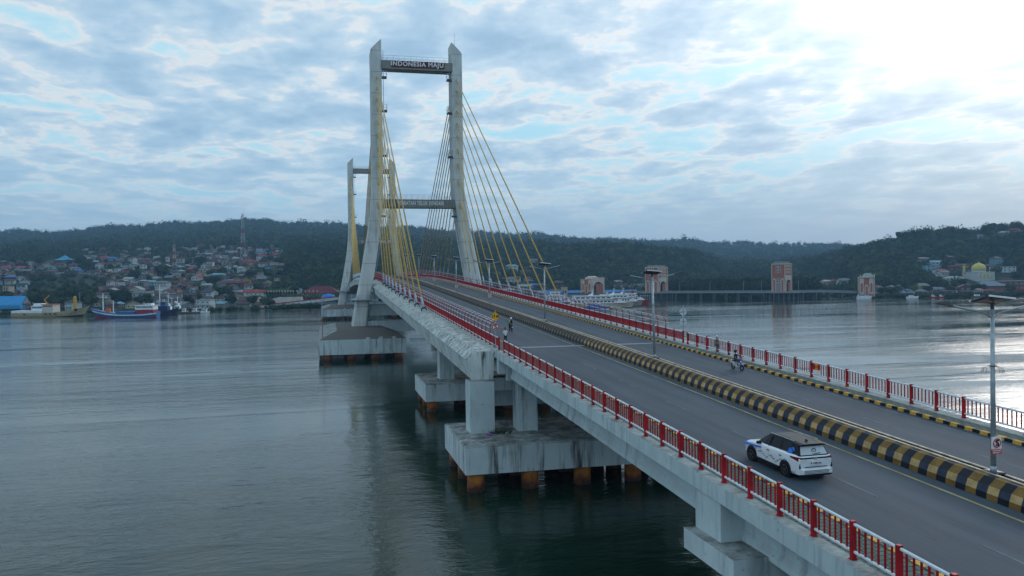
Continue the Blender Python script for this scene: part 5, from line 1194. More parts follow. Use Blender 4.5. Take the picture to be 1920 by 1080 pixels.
gate(1111, 650, 5.6, 13.0, 12.5, 'squat brick gate with one broad white arch, behind the ferries', -.95, 'low')
gate(1231, 656, 6.0, 12.6, 21.8, 'tall brick gate tower behind the second lamp post, left end of jetty', -.80, 'tall')
gate(1466, 600, 6.0, 10.4, 22.4, 'tallest slim brick gate tower in the middle of the jetty', -.80, 'tall')
gate(1624, 607, 1.2, 10.6, 15.8, 'shorter brick gate with grey tapered roof at the right shore', -.35, 'end')
jl = [(1165, 676), (1232, 656), (1350, 628), (1466, 600), (1540, 603), (1612, 612)]
jt_ = thing('jetty', 'long concrete jetty on piles linking the brick gate towers', 'jetty', site(1400, 615))
JP = [site(x, z_, z=5.9 - (i > 4) * 1.4) for i, (x, z_) in enumerate(jl)]
ribbon(JP, -4, 4, -1.0, 0).build('deck', GRY, jt_, True); ribbon(JP, 3.8, 4.0, .02, 1.0).build('parapet', M['w_grey'], jt_, True)
for (a, b_) in zip(JP, JP[1:]):
    n = max(1, int((b_ - a).length / 9.0))
    for k in range(n):
        p = a + (b_ - a) * (k + .5) / n; q = MB(); q.box((p.x, p.y, p.z - 1.5), (1.4, 7.5, .98), BASE_RZ)
        for s_ in (-2.6, 2.6):
            o = Matrix.Rotation(BASE_RZ, 3, 'Z') @ Vector((0, s_, 0)); q.tube((p.x + o.x, p.y + o.y, -4), (p.x + o.x, p.y + o.y, p.z - 1.9), .55, .55, 8)
        q.build('bent', solid('dark_concrete', (.10, .11, .11)), jt_, True)  # bents and piles in one darker tone than the deck
for (x, z_, w_) in ((1231, 656, 24), (1466, 600, 20)):
    c0 = site(x, z_, z=0); q = MB(); q.box((c0.x, c0.y, 5.4), (w_, 22, 1.1), BASE_RZ); po = q.build('platform', GRY, jt_, True)
    for i in range(6):
        for j in (-9, 0, 9):
            o = Matrix.Rotation(BASE_RZ, 3, 'Z') @ Vector((-w_ / 2 + 1 + (w_ - 2) * i / 5, j, 0)); q = MB(); q.tube((c0.x + o.x, c0.y + o.y, -4), (c0.x + o.x, c0.y + o.y, 4.86), .5, .5, 8); q.build('pile', solid('dark_concrete', (.10, .11, .11)), po, True)
for i, x in enumerate((1276, 1333, 1396, 1430, 1500)):
    z_ = 645 - (x - 1276) * .19; p = site(x, z_, z=5.9)
    t = thing('jetty_lamp', ORD[i] + ' of five thin lamp posts along the jetty', 'lamp post', p, BASE_RZ, 'thin lamp posts along the jetty')
    q = MB(); q.tube((0, 3, 0), (0, 3, 8.2), .12, .08, 6); q.build('post', M['steel'], t); q = MB(); q.tube((0, 3, 8.1), (1.4, 3, 8.5), .06, .06, 5); q.box((1.6, 3, 8.5), (.8, .3, .12)); q.build('lamp_head', M['w_grey'], t)
# ------------------------------------------------------------------ mosque and school
YD = plain('dome_yellow', (.50, .44, .12), .5, 0, .1)
t = at(1837, 745, 'mosque', 'white mosque with large yellow dome and yellow arches', 'mosque', .25, sink=0)
q = MB(); q.b2(-10, 10, -7, 7, -5, 6.6); q.b2(-10.3, 10.3, -7.3, 7.3, 6.6, 7.0); q.build('wall', M['w_white'], t)
q = MB(); q.lathe([(5.9, 7.0), (5.9, 8.0)], (-1, 0, 0), 20); q.build('drum', M['w_white'], t)
q = MB(); q.lathe([(5.6, 8.0), (6.1, 9.4), (5.9, 11.2), (4.9, 12.9), (3.1, 14.2), (1.2, 15.0), (.35, 15.5), (.2, 16.2), (.02, 16.9)], (-1, 0, 0), 24); q.build('dome', YD, t, smooth=True)
for i in range(4):
    q = MB(); k = MB(); k.prism(arch_poly(-5.8 + 4.2 * i, .6, 3.0, 4.9), -7.15, -7.0, 0); q.add(k.v, k.f, k.m); k = MB(); k.prism(arch_poly(-5.8 + 4.2 * i, .6, 1.6, 3.4), -7.2, -7.15, 1); q.add(k.v, k.f, k.m); q.build('arch_window', [YD, M['w_cream']], t)
t = at(1808, 735, 'minaret', 'slender white and yellow minaret left of the mosque dome', 'minaret', sink=0)
q = MB(); q.lathe([(1.6, -4), (1.5, 5.5), (1.9, 5.6), (1.9, 6.1), (1.3, 6.2), (1.2, 10.2), (1.5, 10.3), (1.5, 10.7)], (0, 0, 0), 8); q.build('shaft', M['w_cream'], t)
q = MB(); q.lathe([(1.1, 10.7), (.9, 12.4), (.4, 14.2), (.05, 16.4)], (0, 0, 0), 8); q.build('spire', YD, t)
for k in range(2): q = MB(); q.b2(-.35, .35, -1.62 + k * .3, -1.4 + k * .3, 2 + k * 5, 3.6 + k * 5); q.build('window', M['winblack'], t)
t = at(1902, 668, 'school', 'long two-storey dark red building beside the mosque', 'school building', -.12)
q = MB(); q.b2(-15, 30, -6, 6, -4, 7.2); q.build('wall', solid('school_red', (.24, .05, .05)), t); q = MB(); q.b2(-15.6, 30.6, -6.8, 6.8, 7.2, 7.7); q.build('roof', M['r_grey'], t)
for s_ in range(2):
    for i in range(9): q = MB(); x = -12 + 4.6 * i; q.b2(x, x + 2.8, -6.1, -6, 1.2 + 3.4 * s_, 2.9 + 3.4 * s_); q.build('window', [M['w_grey']], t)
t = at(1853, 655, 'pavilion', 'broad grey-blue hip roof pavilion in front of the mosque', 'pavilion', .1)
q = MB(); q.b2(-9, 9, -6, 6, -4, 5.0); q.build('wall', M['w_pink'], t); q = MB(); q.add([(-12, -8, 5), (12, -8, 5), (12, 8, 5), (-12, 8, 5), (-4, 0, 9.0), (5, 0, 9.0)], [(0, 1, 5, 4), (2, 3, 4, 5), (1, 2, 5), (3, 0, 4), (3, 2, 1, 0)]); q.build('roof', solid('slate_blue', (.14, .19, .24)), t)
# ------------------------------------------------------------------ ships
def hull(L_, B_, fb, bowrise, bands, stern=.75, sheer=.3, bow=1, nx=16, draft=1.0, rake=.12):
    """length along x, bow at +x (bow=1) or -x; bands = [(height fraction, material index)...] from keel up"""
    mb_ = MB(); R = []
    for i in range(nx + 1):
        t_ = i / nx; hb = B_ / 2 * (stern + (1 - stern) * min(1, t_ / .2)) if t_ < .2 else B_ / 2 * (1 - max(0, (t_ - .62) / .38) ** 2.1)
        hb = max(.05, hb); top = fb + bowrise * max(0, (t_ - .5) / .5) ** 1.8 + sheer * max(0, (.25 - t_) / .25) ** 1.5
        half = []
        for f_, _ in bands:
            z = -draft + (top + draft) * f_; ww = hb * min(1, .72 + .4 * f_) if t_ < .85 else hb * (.45 + .62 * f_)
            x = (-L_ / 2 + L_ * t_) + L_ * rake * (f_ - .5) * max(0, (t_ - .6) / .4)
            half.append((x * bow, ww, z))
        R.append([(x, -y, z) for x, y, z in half] + [(x, y, z) for x, y, z in reversed(half)])
    nb = len(bands)
    def mf(k, i):
        j = i if i < nb - 1 else (nb - 1 if i == nb - 1 else 2 * nb - 2 - i)
        return bands[min(j + 1, nb - 1)][1] if i != nb - 1 else 0
    mb_.loft(R, mf=mf)
    mb_.m[-1] = bands[-1][1]; mb_.m[-2] = bands[-1][1]
    if bow < 0: mb_.f = [f[::-1] for f in mb_.f]
    return mb_
def cabin(t, x0, x1, w_, z0, z1, mt, nwin=0, wz=(.45, .8), name='deckhouse', taper=.97, rooff=None, sub=True):
    q = MB(); q.box(((x0 + x1) / 2, 0, (z0 + z1) / 2), (x1 - x0, w_, z1 - z0), 0, 0, taper)
    if rooff: q.b2(x0 - .4, x1 + .4, -w_ / 2 - .4, w_ / 2 + .4, z1, z1 + .22, 1)
    o = q.build(name, [mt, rooff or mt], t)
    for i in range(nwin):
        cw = (x1 - x0) * .9 / nwin; x = x0 + (x1 - x0) * .05 + cw * (i + .5); q = MB(); za, zb = z0 + (z1 - z0) * wz[0], z0 + (z1 - z0) * wz[1]
        for s_ in (-1, 1): q.b2(x - cw * .34, x + cw * .34, s_ * w_ / 2 * .985 - .06, s_ * w_ / 2 * .985 + .06, za, zb)
        q.build('window', M['winblack'], o)
    return o
def mast(t, x, z0, z1, r, mt, cross=None, name='mast', y=0):
    q = MB(); q.tube((x, y, z0), (x, y, z1), r, r * .7, 7)
    if cross: q.tube((x - cross, y, z1 * .8 + z0 * .2), (x + cross, y, z1 * .8 + z0 * .2), r * .5, r * .5, 5)
    return q.build(name, mt, t)
SW, SCR, SBL, SDB, SRD, SOR, SYE = solid('ship_white', (.74, .80, .84), .5), solid('ship_cream', (.44, .37, .22), .6), solid('ship_blue', (.03, .13, .33), .5), solid('ship_darkblue', (.012, .03, .09), .5), solid('ship_red', (.30, .02, .03), .5), solid('ship_orange', (.55, .12, .03), .6), solid('ship_yellow', (.55, .32, .02), .6)
def vessel(name, label, cat, xa, xb, Zd, rz=0.0, group=None):
    c0 = site((xa + xb) / 2, Zd, z=0); return thing(name, label, cat, c0, BASE_RZ + rz, group), (xb - xa) / FPX * Zd
t, L_ = vessel('landing_ship', 'cream-hulled coastal landing ship with white bridge house and yellow post', 'ship', 27, 160, 458)
hull(L_, 9, 2.3, 3.6, [(0, 0), (.30, 0), (.34, 1), (.55, 1), (1, 1)], .85, .2).build('hull', [M['dark'], SCR], t)
q = MB(); q.b2(-L_ / 2 + .5, -L_ * .06, -4.3, 4.3, 2.3, 3.6); q.build('bulwark', SW, t)
cabin(t, -L_ * .22, -L_ * .06, 6.5, 3.6, 6.4, SW, 5); cabin(t, -L_ * .20, -L_ * .09, 5, 6.4, 7.6, SW, 0); cabin(t, -L_ * .06, L_ * .09, 7.5, 2.4, 6.9, solid('ship_offwhite', (.55, .53, .48)), 6, (.72, .86), rooff=SOR)
q = MB(); q.b2(-L_ * .30, -L_ * .22, -3, 3, 5.2, 5.5); 
for x in (-.30, -.22): q.tube((L_ * x, -2.8, 3.5), (L_ * x, -2.8, 5.2), .1, .1, 5)
q.build('awning', SRD, t)
q = MB(); q.path([(-L_ * .03, 0, 6.9), (-L_ * .08, 0, 9.5), (-L_ * .01, 0, 12.0)], .25, 6); q.build('crane', SYE, t)
q = MB(); q.tube((L_ * .35, 0, 4), (L_ * .35, 0, 10.8), .85, .85, 10); q.lathe([(.85, 0), (.5, .5), (.1, .7)], (L_ * .35, 0, 10.8), 10); q.build('yellow_post', SYE, t, smooth=False)
mast(t, L_ * .42, 5, 13.5, .14, M['steel']); mast(t, -L_ * .28, 3, 9, .12, SYE)
for x in (L_ * .40,): q = MB(); q.tube((x, -3.4, 3.8), (x, -2.4, 3.8), .7, .7, 10); q.build('hawse_hole', M['blk'], t)
for x in (-.30, -.0, .06, .13): q = MB(); q.box((L_ * x, -4.42, 1.6), (1.3, .3, .6), 0); q.build('fender', M['blk'], t)
t, L_ = vessel('wooden_cargo_boat', 'blue wooden cargo boat with white stripe and red-banded stern house', 'cargo boat', 176, 296, 432)
hull(L_, 7.5, 2.0, 3.2, [(0, 1), (.36, 1), (.44, 0), (.66, 0), (.72, 2), (.84, 2), (1, 0)], .7, 1.2, bow=-1).build('hull', [SBL, SRD, SW], t)
cabin(t, L_ * .18, L_ * .46, 6.2, 2.2, 4.1, SRD, 0, name='lower_deckhouse'); cabin(t, L_ * .18, L_ * .46, 6.1, 4.1, 6.2, SW, 10, (.45, .75), rooff=SW); cabin(t, L_ * .33, L_ * .42, 4, 6.4, 7.4, SW, 2)
q = MB(); q.b2(-L_ * .12, L_ * .17, -3.3, 3.3, 1.8, 3.3); q.build('hatch', SBL, t)
mast(t, -L_ * .36, 3, 13.0, .35, SW, 2.0); mast(t, -L_ * .20, 2.5, 9.2, .30, SW, 1.2)
q = MB(); q.box((-L_ * .28, 0, 3.8), (2.2, 2.4, 2.4), .2, 0, .8); q.build('deck_crates', SOR, t)
t, L_ = vessel('tug_boat', 'dark blue tug with white mast moored right of the blue cargo boat', 'tug', 290, 332, 462)
hull(L_, 5.5, 2.4, 1.8, [(0, 1), (.35, 1), (.45, 0), (1, 0)], .85, .3).build('hull', [SDB, solid('tug_red', (.12, .015, .02))], t)
cabin(t, -L_ * .3, L_ * .12, 4, 2.4, 5.0, SDB, 3); cabin(t, -L_ * .2, L_ * .02, 3.2, 5.0, 7.2, SBL, 3, rooff=SDB); mast(t, -L_ * .28, 5, 17.0, .28, SW, 1.2); mast(t, L_ * .1, 5, 9, .12, SW)
for i, (xa, xb, Zd, lab) in enumerate(((303, 330, 490, 'white patrol boat with several masts, behind the dark blue tug'), (322, 346, 497, 'smaller white boat with raked mast, right of the patrol boat'))):
    t, L_ = vessel('patrol_boat', lab, 'boat', xa, xb, Zd)
    hull(L_, 3.6, 1.6, 1.2, [(0, 0), (.4, 0), (1, 0)], .85).build('hull', SW, t); cabin(t, -L_ * .25, L_ * .15, 2.6, 1.6, 4.2, SW, 3); cabin(t, -L_ * .15, L_ * .05, 2.2, 4.2, 5.8, SW, 2)
    mast(t, -L_ * .05, 5.5, 12 - 2 * i, .22, SW, 1.0); mast(t, L_ * .2, 1.6, 9 - i, .14, SW, .6); q = MB(); q.lathe([(.1, 0), (.8, .4), (.8, .9), (.1, 1.3)], (-L_ * .2, 0, 5.8), 10); q.build('radome', SW, t, smooth=True)
t, L_ = vessel('floating_dock', 'low grey floating dock crowded by the small white boats', 'dock', 322, 372, 478)
q = MB(); q.b2(-L_ / 2, L_ / 2, -2.5, 2.5, -.6, .9); q.build('deck', M['w_brown'], t)
for k in range(6): q = MB(); x = -L_ / 2 + 1 + k * (L_ - 2) / 5; q.tube((x, -2.3, -2), (x, -2.3, 2.2), .15, .15, 6); q.build('bollard', M['darksteel'], t)
for i, (xa, xb, Zd, cc, lab) in enumerate(((340, 352, 492, SW, 'leftmost of the small white cabin boats behind the floating dock'), (352, 362, 496, SDB, 'small dark blue boat among white boats behind the floating dock'), (360, 372, 494, SW, 'second small white cabin boat behind the floating dock'),
                                         (370, 382, 488, M['w_grey'], 'small grey boat just right of the floating dock'), (378, 393, 482, SW, 'low white speedboat at the right end of the boat cluster'), (-6, 6, 486, SW, 'white bow of a boat at the left edge of the picture'), (157, 172, 492, solid('boat_green', (.16, .45, .06)), 'small boat with bright green canopy behind the landing ship'))):
    t, L_ = vessel('small_boat', lab, 'boat', xa, xb, Zd)
    hull(L_, 1.8, .8, .6, [(0, 0), (.5, 0), (1, 0)], .85, draft=.4, nx=10).build('hull', SW if cc is not SDB else SDB, t)
    cabin(t, -L_ * .3, L_ * .1, 1.5, .8, 2.2, cc if cc is not SDB else SBL, 2, rooff=cc); mast(t, -L_ * .1, 2.2, 4 + (i % 3), .06, SW)
def ferry(label, xa, xb, Zd, hullc, rz, tiers=2, boot=SDB):
    t, L_ = vessel('ferry', label, 'ferry', xa, xb, Zd, rz)
    hull(L_, 8, 2.6, .5, [(0, 1), (.30, 1), (.34, 0), (1, 0)], .95, .1, rake=.04).build('hull', [hullc, boot], t)
    q = MB(); q.b2(-L_ * .48, L_ * .36, -3.9, 3.9, 2.6, 2.85); q.build('rubbing_strake', SRD, t)
    cabin(t, -L_ * .47, L_ * .24, 7.4, 2.85, 4.9, SW, 11, (.3, .72)); 
    q = MB(); q.b2(-L_ * .47, L_ * .26, -3.95, 3.95, 4.9, 5.1); q.build('deck_edge', SRD, t)
    cabin(t, -L_ * .44, L_ * .18, 6.8, 5.1, 7.1, SW, 7, (.35, .68), rooff=SW)
    if tiers > 2: cabin(t, -L_ * .30, L_ * .0, 5, 7.3, 9.0, SW, 4, (.35, .75), rooff=SW)
    q = MB(); q.hexa([(L_ * .24, -3.7, 2.85), (L_ * .40, -3.4, 2.85), (L_ * .40, 3.4, 2.85), (L_ * .24, 3.7, 2.85), (L_ * .24, -3.7, 4.8), (L_ * .30, -3.4, 4.8), (L_ * .30, 3.4, 4.8), (L_ * .24, 3.7, 4.8)]); q.build('bow_ramp', SW, t)
    q = MB(); q.hexa([(-L_ * .22, -.4, 7.1), (-L_ * .12, -.4, 7.1), (-L_ * .12, .4, 7.1), (-L_ * .22, .4, 7.1), (-L_ * .13, -.3, 9.0), (-L_ * .12, -.3, 9.0), (-L_ * .12, .3, 9.0), (-L_ * .13, .3, 9.0)]); q.build('radar_arch', SW, t)
    mast(t, -L_ * .125, 8.6, 11.2, .14, SW, .9); q = MB(); q.box((L_ * .10, 0, 8.2), (1.6, 1.6, 2.2), 0, 0, .8); q.build('funnel', hullc, t)
ferry('large white ferry with cream hull, nearest of those behind the bridge', 1066, 1186, 476, solid('ferry_cream', (.50, .45, .33), .6), .03, 2)
ferry('white ferry with grey-brown hull behind the large cream-hulled ferry', 1120, 1203, 505, solid('hull_taupe', (.30, .26, .22)), .0, 2)
ferry('white ferry with bright red hull, rightmost of the moored ferries', 1140, 1216, 535, SRD, -.02, 2, SRD)
ferry('small white ferry at the left end of the moored ferries', 1020, 1078, 512, SBL, .0, 3)
t, L_ = vessel('wooden_boat', 'blue tarpaulined boat in front of the large ferry', 'boat', 1092, 1142, 455, .05)
hull(L_, 4, 1.3, 1.0, [(0, 1), (.5, 1), (1, 0)], .8).build('hull', [SBL, SW], t); q = MB(); q.hexa([(-L_ * .35, -1.8, 1.2), (L_ * .25, -1.8, 1.2), (L_ * .25, 1.8, 1.2), (-L_ * .35, 1.8, 1.2), (-L_ * .3, -.6, 3.0), (L_ * .2, -.6, 2.6), (L_ * .2, .6, 2.6), (-L_ * .3, .6, 3.0)]); q.build('tarpaulin', solid('tarp_navy', (.02, .09, .28)), t)
t, L_ = vessel('motor_yacht', 'small white and blue motor boat moored below the right brick gate', 'boat', 1607, 1634, 596)
hull(L_, 3.2, 1.2, .8, [(0, 0), (.5, 0), (1, 0)], .85, bow=1).build('hull', SW, t); cabin(t, -L_ * .45, L_ * .0, 2.8, 1.2, 3.0, SW, 3, rooff=SBL); cabin(t, L_ * .05, L_ * .28, 2.4, 1.2, 2.2, SW, 1)
for i, (xa, xb, Zd, mtl, lab) in enumerate(((1745, 1756, 590, SRD, 'small red boat on the right shore, left of its twin'), (1760, 1770, 590, SRD, 'small red boat on the right shore, right of its twin'), (1700, 1722, 592, SW, 'low white boat moored on the right shore'), (1822, 1846, 588, M['w_brown'], 'dark brown wooden boat beached behind the nearest lamp'))):
    t, L_ = vessel('small_boat', lab, 'boat', xa, xb, Zd); hull(L_, 2, .9, .6, [(0, 0), (.5, 0), (1, 0)], .85, draft=.4, nx=10).build('hull', mtl, t); cabin(t, -L_ * .3, L_ * .1, 1.6, .9, 2.1, SW, 2)
t = at(1140, 700, 'harbour_shed', 'long low blue-roofed harbour shed behind the ferries', 'shed', z=1.0)
q = MB(); q.b2(-60, 24, -6, 6, -2, 4.4); q.build('wall', M['w_grey'], t); q = MB(); q.prism([(-7, 4.2), (0, 6.2), (7, 4.2), (7, 4.5), (0, 6.5), (-7, 4.5)], -61, 25); q.v = [(b, a, c) for a, b, c in q.v]; q.f = [f[::-1] for f in q.f]; q.build('roof', M['r_bright blue'], t)
t = at(1058, 655, 'white_tower_house', 'small cream tower house with dark openings beside the harbour shed', 'building', z=1.0)
q = MB(); q.b2(-2.5, 2.5, -2.5, 2.5, -2, 9.5); q.b2(-2.8, 2.8, -2.8, 2.8, 9.5, 9.9); q.build('wall', M['w_cream'], t)
for k in range(2): q = MB(); q.b2(-1.5 + 1.8 * k, -.5 + 1.8 * k, -2.6, -2.5, 5, 7); q.build('window', M['winblack'], t)
qy = MB(); R = []
for x in range(1000, 1660, 20): s0 = shore(x)
t = at(1120, 735, 'quay', 'grey harbour quay behind the ferries', 'quay', z=0)
q = MB(); q.b2(-70, 45, -40, 12, -3, 1.8); q.build('wall', GRY, t)
# ------------------------------------------------------------------ trees
def ico(sub):
    bm_ = __import__('bmesh').new(); __import__('bmesh').ops.create_icosphere(bm_, subdivisions=sub, radius=1.0)
    v = np.array([x.co[:] for x in bm_.verts]); f = np.array([[a.index for a in q.verts] for q in bm_.faces]); bm_.free(); return v, f
npr = np.random.RandomState(3)
def crown_proto(sub, leaves, lobes=5, flat=.8, amp=.22, seed=0, lsz=.16):
    rs = np.random.RandomState(seed); v, f = ico(sub); V = []; F = []; o = 0
    for k in range(lobes):
        c = rs.uniform(-.5, .5, 3) * np.array([1, 1, .6]) if k else np.zeros(3); r = rs.uniform(.34, .60) if k else .66
        d = 1 + rs.uniform(-amp, amp, len(v)) + .12 * np.sin(v[:, 0] * 7 + k) * np.cos(v[:, 1] * 6 + 2 * k)
        p = v * d[:, None] * r * np.array([1, 1, flat]) + c; V.append(p); F.append(f + o); o += len(p)
    if leaves:
        n = rs.normal(size=(leaves, 3)); n /= np.linalg.norm(n, axis=1)[:, None]; ctr = n * rs.uniform(.72, 1.12, (leaves, 1)) * np.array([1, 1, flat])
        a = rs.normal(size=(leaves, 3)); b = rs.normal(size=(leaves, 3)); s_ = rs.uniform(.5, 1.3, (leaves, 1)) * lsz
        a *= s_ / np.linalg.norm(a, axis=1)[:, None]; b *= s_ / np.linalg.norm(b, axis=1)[:, None]
        V.append(np.stack([ctr - a * .6, ctr + a * .6, ctr + b], 1).reshape(-1, 3)); F.append(np.arange(leaves * 3).reshape(-1, 3) + o)
    return np.concatenate(V), np.concatenate(F)
def mass_mesh(name, protos, pos, size, mats, midx, kindlab):
    """one mesh of many crowns; protos list of (V,F)"""
    Vs = []; Fs = []; Ms = []; o = 0
    which = npr.randint(0, len(protos), len(pos)); ang = npr.uniform(0, 6.28, len(pos)); st_ = npr.uniform(.85, 1.25, len(pos))
    for pi_, (v, f) in enumerate(protos):
        ids = np.where(which == pi_)[0]
        if not len(ids): continue
        c, s_ = np.cos(ang[ids]), np.sin(ang[ids])
        x = v[None, :, 0] * c[:, None] - v[None, :, 1] * s_[:, None]; y = v[None, :, 0] * s_[:, None] + v[None, :, 1] * c[:, None]; z = np.repeat(v[None, :, 2], len(ids), 0) * st_[ids][:, None]
        P_ = np.stack([x, y, z], -1) * size[ids][:, None, None] + pos[ids][:, None, :]
        Vs.append(P_.reshape(-1, 3)); Fs.append((f[None] + (np.arange(len(ids)) * len(v))[:, None, None]).reshape(-1, 3) + o); Ms.append(np.repeat(midx[ids], len(f))); o += len(ids) * len(v)
    V = np.concatenate(Vs); F_ = np.concatenate(Fs); me = bpy.data.meshes.new(name)
    me.vertices.add(len(V)); me.vertices.foreach_set('co', V.ravel().astype(np.float32)); me.loops.add(F_.size); me.loops.foreach_set('vertex_index', F_.ravel().astype(np.int32))
    me.polygons.add(len(F_)); me.polygons.foreach_set('loop_start', np.arange(0, F_.size, 3, dtype=np.int32)); me.polygons.foreach_set('loop_total', np.full(len(F_), 3, np.int32))
    for q in mats: me.materials.append(q)
    me.polygons.foreach_set('material_index', np.concatenate(Ms).astype(np.int32)); me.update(calc_edges=True)
    ob = bpy.data.objects.new(name, me); C.objects.link(ob); tag(ob, kindlab, 'woodland', kind='stuff'); return ob
P1 = [crown_proto(1, 60, 3, (.75, .9, 1.05, 1.35, .8)[s_], .40, s_, .30) for s_ in range(5)]; P2 = [crown_proto(1, 260, 6, (.8, .9, 1.1, 1.4, .75)[s_], .38, 10 + s_, .20) for s_ in range(5)]
near_p, near_s, near_m, far_p, far_s, far_m = [], [], [], [], [], []
def in_town(x, Zd, yb):
    if x < 590 and Zd < 1440 and yb > 452:
        if x < 150 and yb < 493: return False
        if x > 535 and yb < 545: return False
        return True
    return False
hp = [(a[4], 0) for a in hitems]
FP = np.array([(a, b_, c) for a, b_, c in footprint])
def add_tree(x, Zd, near, size):
    z = hills(x, Zd)
    if z < 1.0: return
    p = site(x, Zd); (near_p if near else far_p).append((p.x, p.y, z + size * .55)); (near_s if near else far_s).append(size)
    q_ = npr.rand(); (near_m if near else far_m).append(0 if q_ < .5 else 1 if q_ < .84 else 2)
Zd = 1200.0
while Zd < 2560:                      # far ridges
    st_ = 9 + (Zd - 1200) * .006; x = -30.0
    while x < 1960:
        ybf = yh(x) - (hills(x, Zd) - H0) / Zd * FPX
        if in_town(x, Zd, ybf) and (npr.rand() < .5 or (np.hypot((FP[:, 0] - x) / FPX * Zd, FP[:, 1] - Zd) < 13).any()): x += st_ / Zd * FPX; continue
        if not (Zd > 2420 and x < 1100): add_tree(x + npr.uniform(-6, 6), Zd + npr.uniform(-7, 7), False, npr.uniform(4.5, 8.5) * (1.35 if npr.rand() < .06 else 1))
        x += st_ / Zd * FPX * npr.uniform(.8, 1.25)
    Zd += 11 + (Zd - 1200) * .02
Zd = 600.0
while Zd < 1210:                      # nearer wooded slopes
    x = -25.0
    while x < 1960:
        xx, zz = x + npr.uniform(-5, 5), Zd + npr.uniform(-6, 6); yb = yh(xx) - (hills(xx, zz) - H0) / zz * FPX
        ok = zz > shore(xx) + 22
        if in_town(xx, zz, yb): ok = ok and npr.rand() < .62; sz = npr.uniform(1.8, 3.6) * (1.4 if npr.rand() < .12 else 1)
        else: sz = npr.uniform(3.8, 6.8) * (1.3 if npr.rand() < .08 else 1)
        if ok:
            d = np.hypot((FP[:, 0] - xx) / FPX * zz, FP[:, 1] - zz); k = d.argmin()
            fr = np.abs(FP[:, 0] - xx) / FPX * zz
            block = ((fr < FP[:, 2] * .5 + sz * .75) & (FP[:, 1] - zz > -FP[:, 2] * .3) & (FP[:, 1] - zz < ((34 if xx > 890 else 16) if sz > 3.7 else 7))).any()
            if not block and not (1795 < xx < 1925 and 560 < zz < 745) and not (1795 < xx < 1860 and zz < 765) and not (560 < xx < 650 and 590 < zz < 650) and not (1100 < xx < 1160 and zz < 760) and d[k] > FP[k, 2] * .6 + sz * .4: add_tree(xx, zz, True, sz)
        x += 8.6 / Zd * FPX * npr.uniform(.75, 1.3)
    Zd += 10.5
FM = [M['leafdark'], M['leaf'], M['leafolive']]
mass_mesh('far_woodland', P1, np.array(far_p), np.array(far_s), FM, np.array(far_m), 'distant wooded ridges behind the town')
mass_mesh('hillside_woodland', P2, np.array(near_p), np.array(near_s), FM, np.array(near_m), 'dense woodland on the nearer slopes and between houses')
print('trees', len(far_p), len(near_p), 'houses', len(hitems))
# individual trees
def tree_proto(k, bright=False):
    v, f = crown_proto(2, 420, 7, .80, .28, 40 + k, .13); me = bpy.data.meshes.new('crown'); me.from_pydata([tuple(q) for q in v * 1.0 + np.array([0, 0, 1.15])], [], [tuple(q) for q in f]); me.materials.append(M['leafbright'] if bright else M['leafdark' if k % 2 else 'leaf'])
    t = MB(); t.tube((0, 0, -.6), (.03, 0, .55), .085, .055, 8)
    for a in range(5): an = a * 1.26 + k; t.tube((.03, 0, .35 + .05 * a), (.5 * math.cos(an), .5 * math.sin(an), 1.0 + .1 * a), .04, .015, 5)
    return me, t.mesh('trunk', M['bark'])
TP = [tree_proto(k) for k in range(4)] + [tree_proto(4, True)]
titems = []
def tree(x, Zd, size, kind, zone, cat='tree', z=None):
    me, tm_ = TP[kind]; p = site(x, Zd); p.z = max(1.0, hills(x, Zd)) if z is None else z
    t = thing('tree', 'x', cat, p, rnd.uniform(0, 6.28), 'single trees on the far shore'); t.scale = (size,) * 3
    for nm, q in (('crown', me), ('trunk', tm_)): o = bpy.data.objects.new(nm, q); C.objects.link(o); o.parent = t
    big = 'big' if size > 5.2 else 'mid-sized' if size > 3.4 else 'small'; colr = 'bright green' if kind == 4 else 'dark' if kind % 2 else 'green'
    titems.append((t, f"{big} {colr} tree", f"{big} {colr} trees", zone, x))
for x, Zd, s_, k in ((58, 555, 6.2, 1), (78, 562, 5.5, 1), (45, 570, 4.5, 3), (100, 560, 5.0, 3), (118, 556, 7.2, 1), (135, 560, 7.0, 3), (150, 558, 6.6, 1), (163, 562, 6.2, 3), (130, 545, 4.6, 0), (108, 548, 4.2, 2), (170, 552, 4.6, 0), (125, 600, 7.0, 1), (148, 610, 7.2, 3), (168, 620, 6.0, 1), (60, 620, 5.5, 1), (86, 600, 5.0, 3), (5, 600, 4.8, 1), (12, 590, 4.2, 3), (195, 543, 2.6, 4), (222, 566, 5.6, 1), (234, 568, 5.8, 3), (228, 560, 4.4, 1), (140, 640, 5.5, 3), (258, 560, 3.8, 2), (283, 560, 3.6, 1), (270, 570, 4.6, 3), (352, 560, 4.0, 1), (430, 548, 4.4, 3), (470, 556, 4.2, 1), (425, 640, 5.2, 1), (415, 645, 4.6, 3), (495, 560, 3.2, 0), (308, 800, 7.0, 1), (300, 810, 6.2, 3), (255, 770, 5.2, 3), (247, 775, 4.6, 1), (380, 900, 6.0, 3), (372, 905, 5.5, 1), (402, 735, 5.0, 3), (392, 740, 4.2, 1), (505, 628, 4.8, 0), (515, 632, 4.6, 2), (528, 636, 5.0, 0), (540, 630, 4.6, 2), (550, 655, 5.4, 3), (520, 665, 5.2, 1), (486, 690, 4.6, 1), (165, 900, 6.0, 1), (150, 930, 6.4, 3), (470, 800, 5.0, 0), (505, 780, 5.0, 2)):
    tree(x, Zd, s_, k, 'left shore town, ' + ('left of masts' if x < 328 else 'between masts' if x < 457 else 'right of masts'))
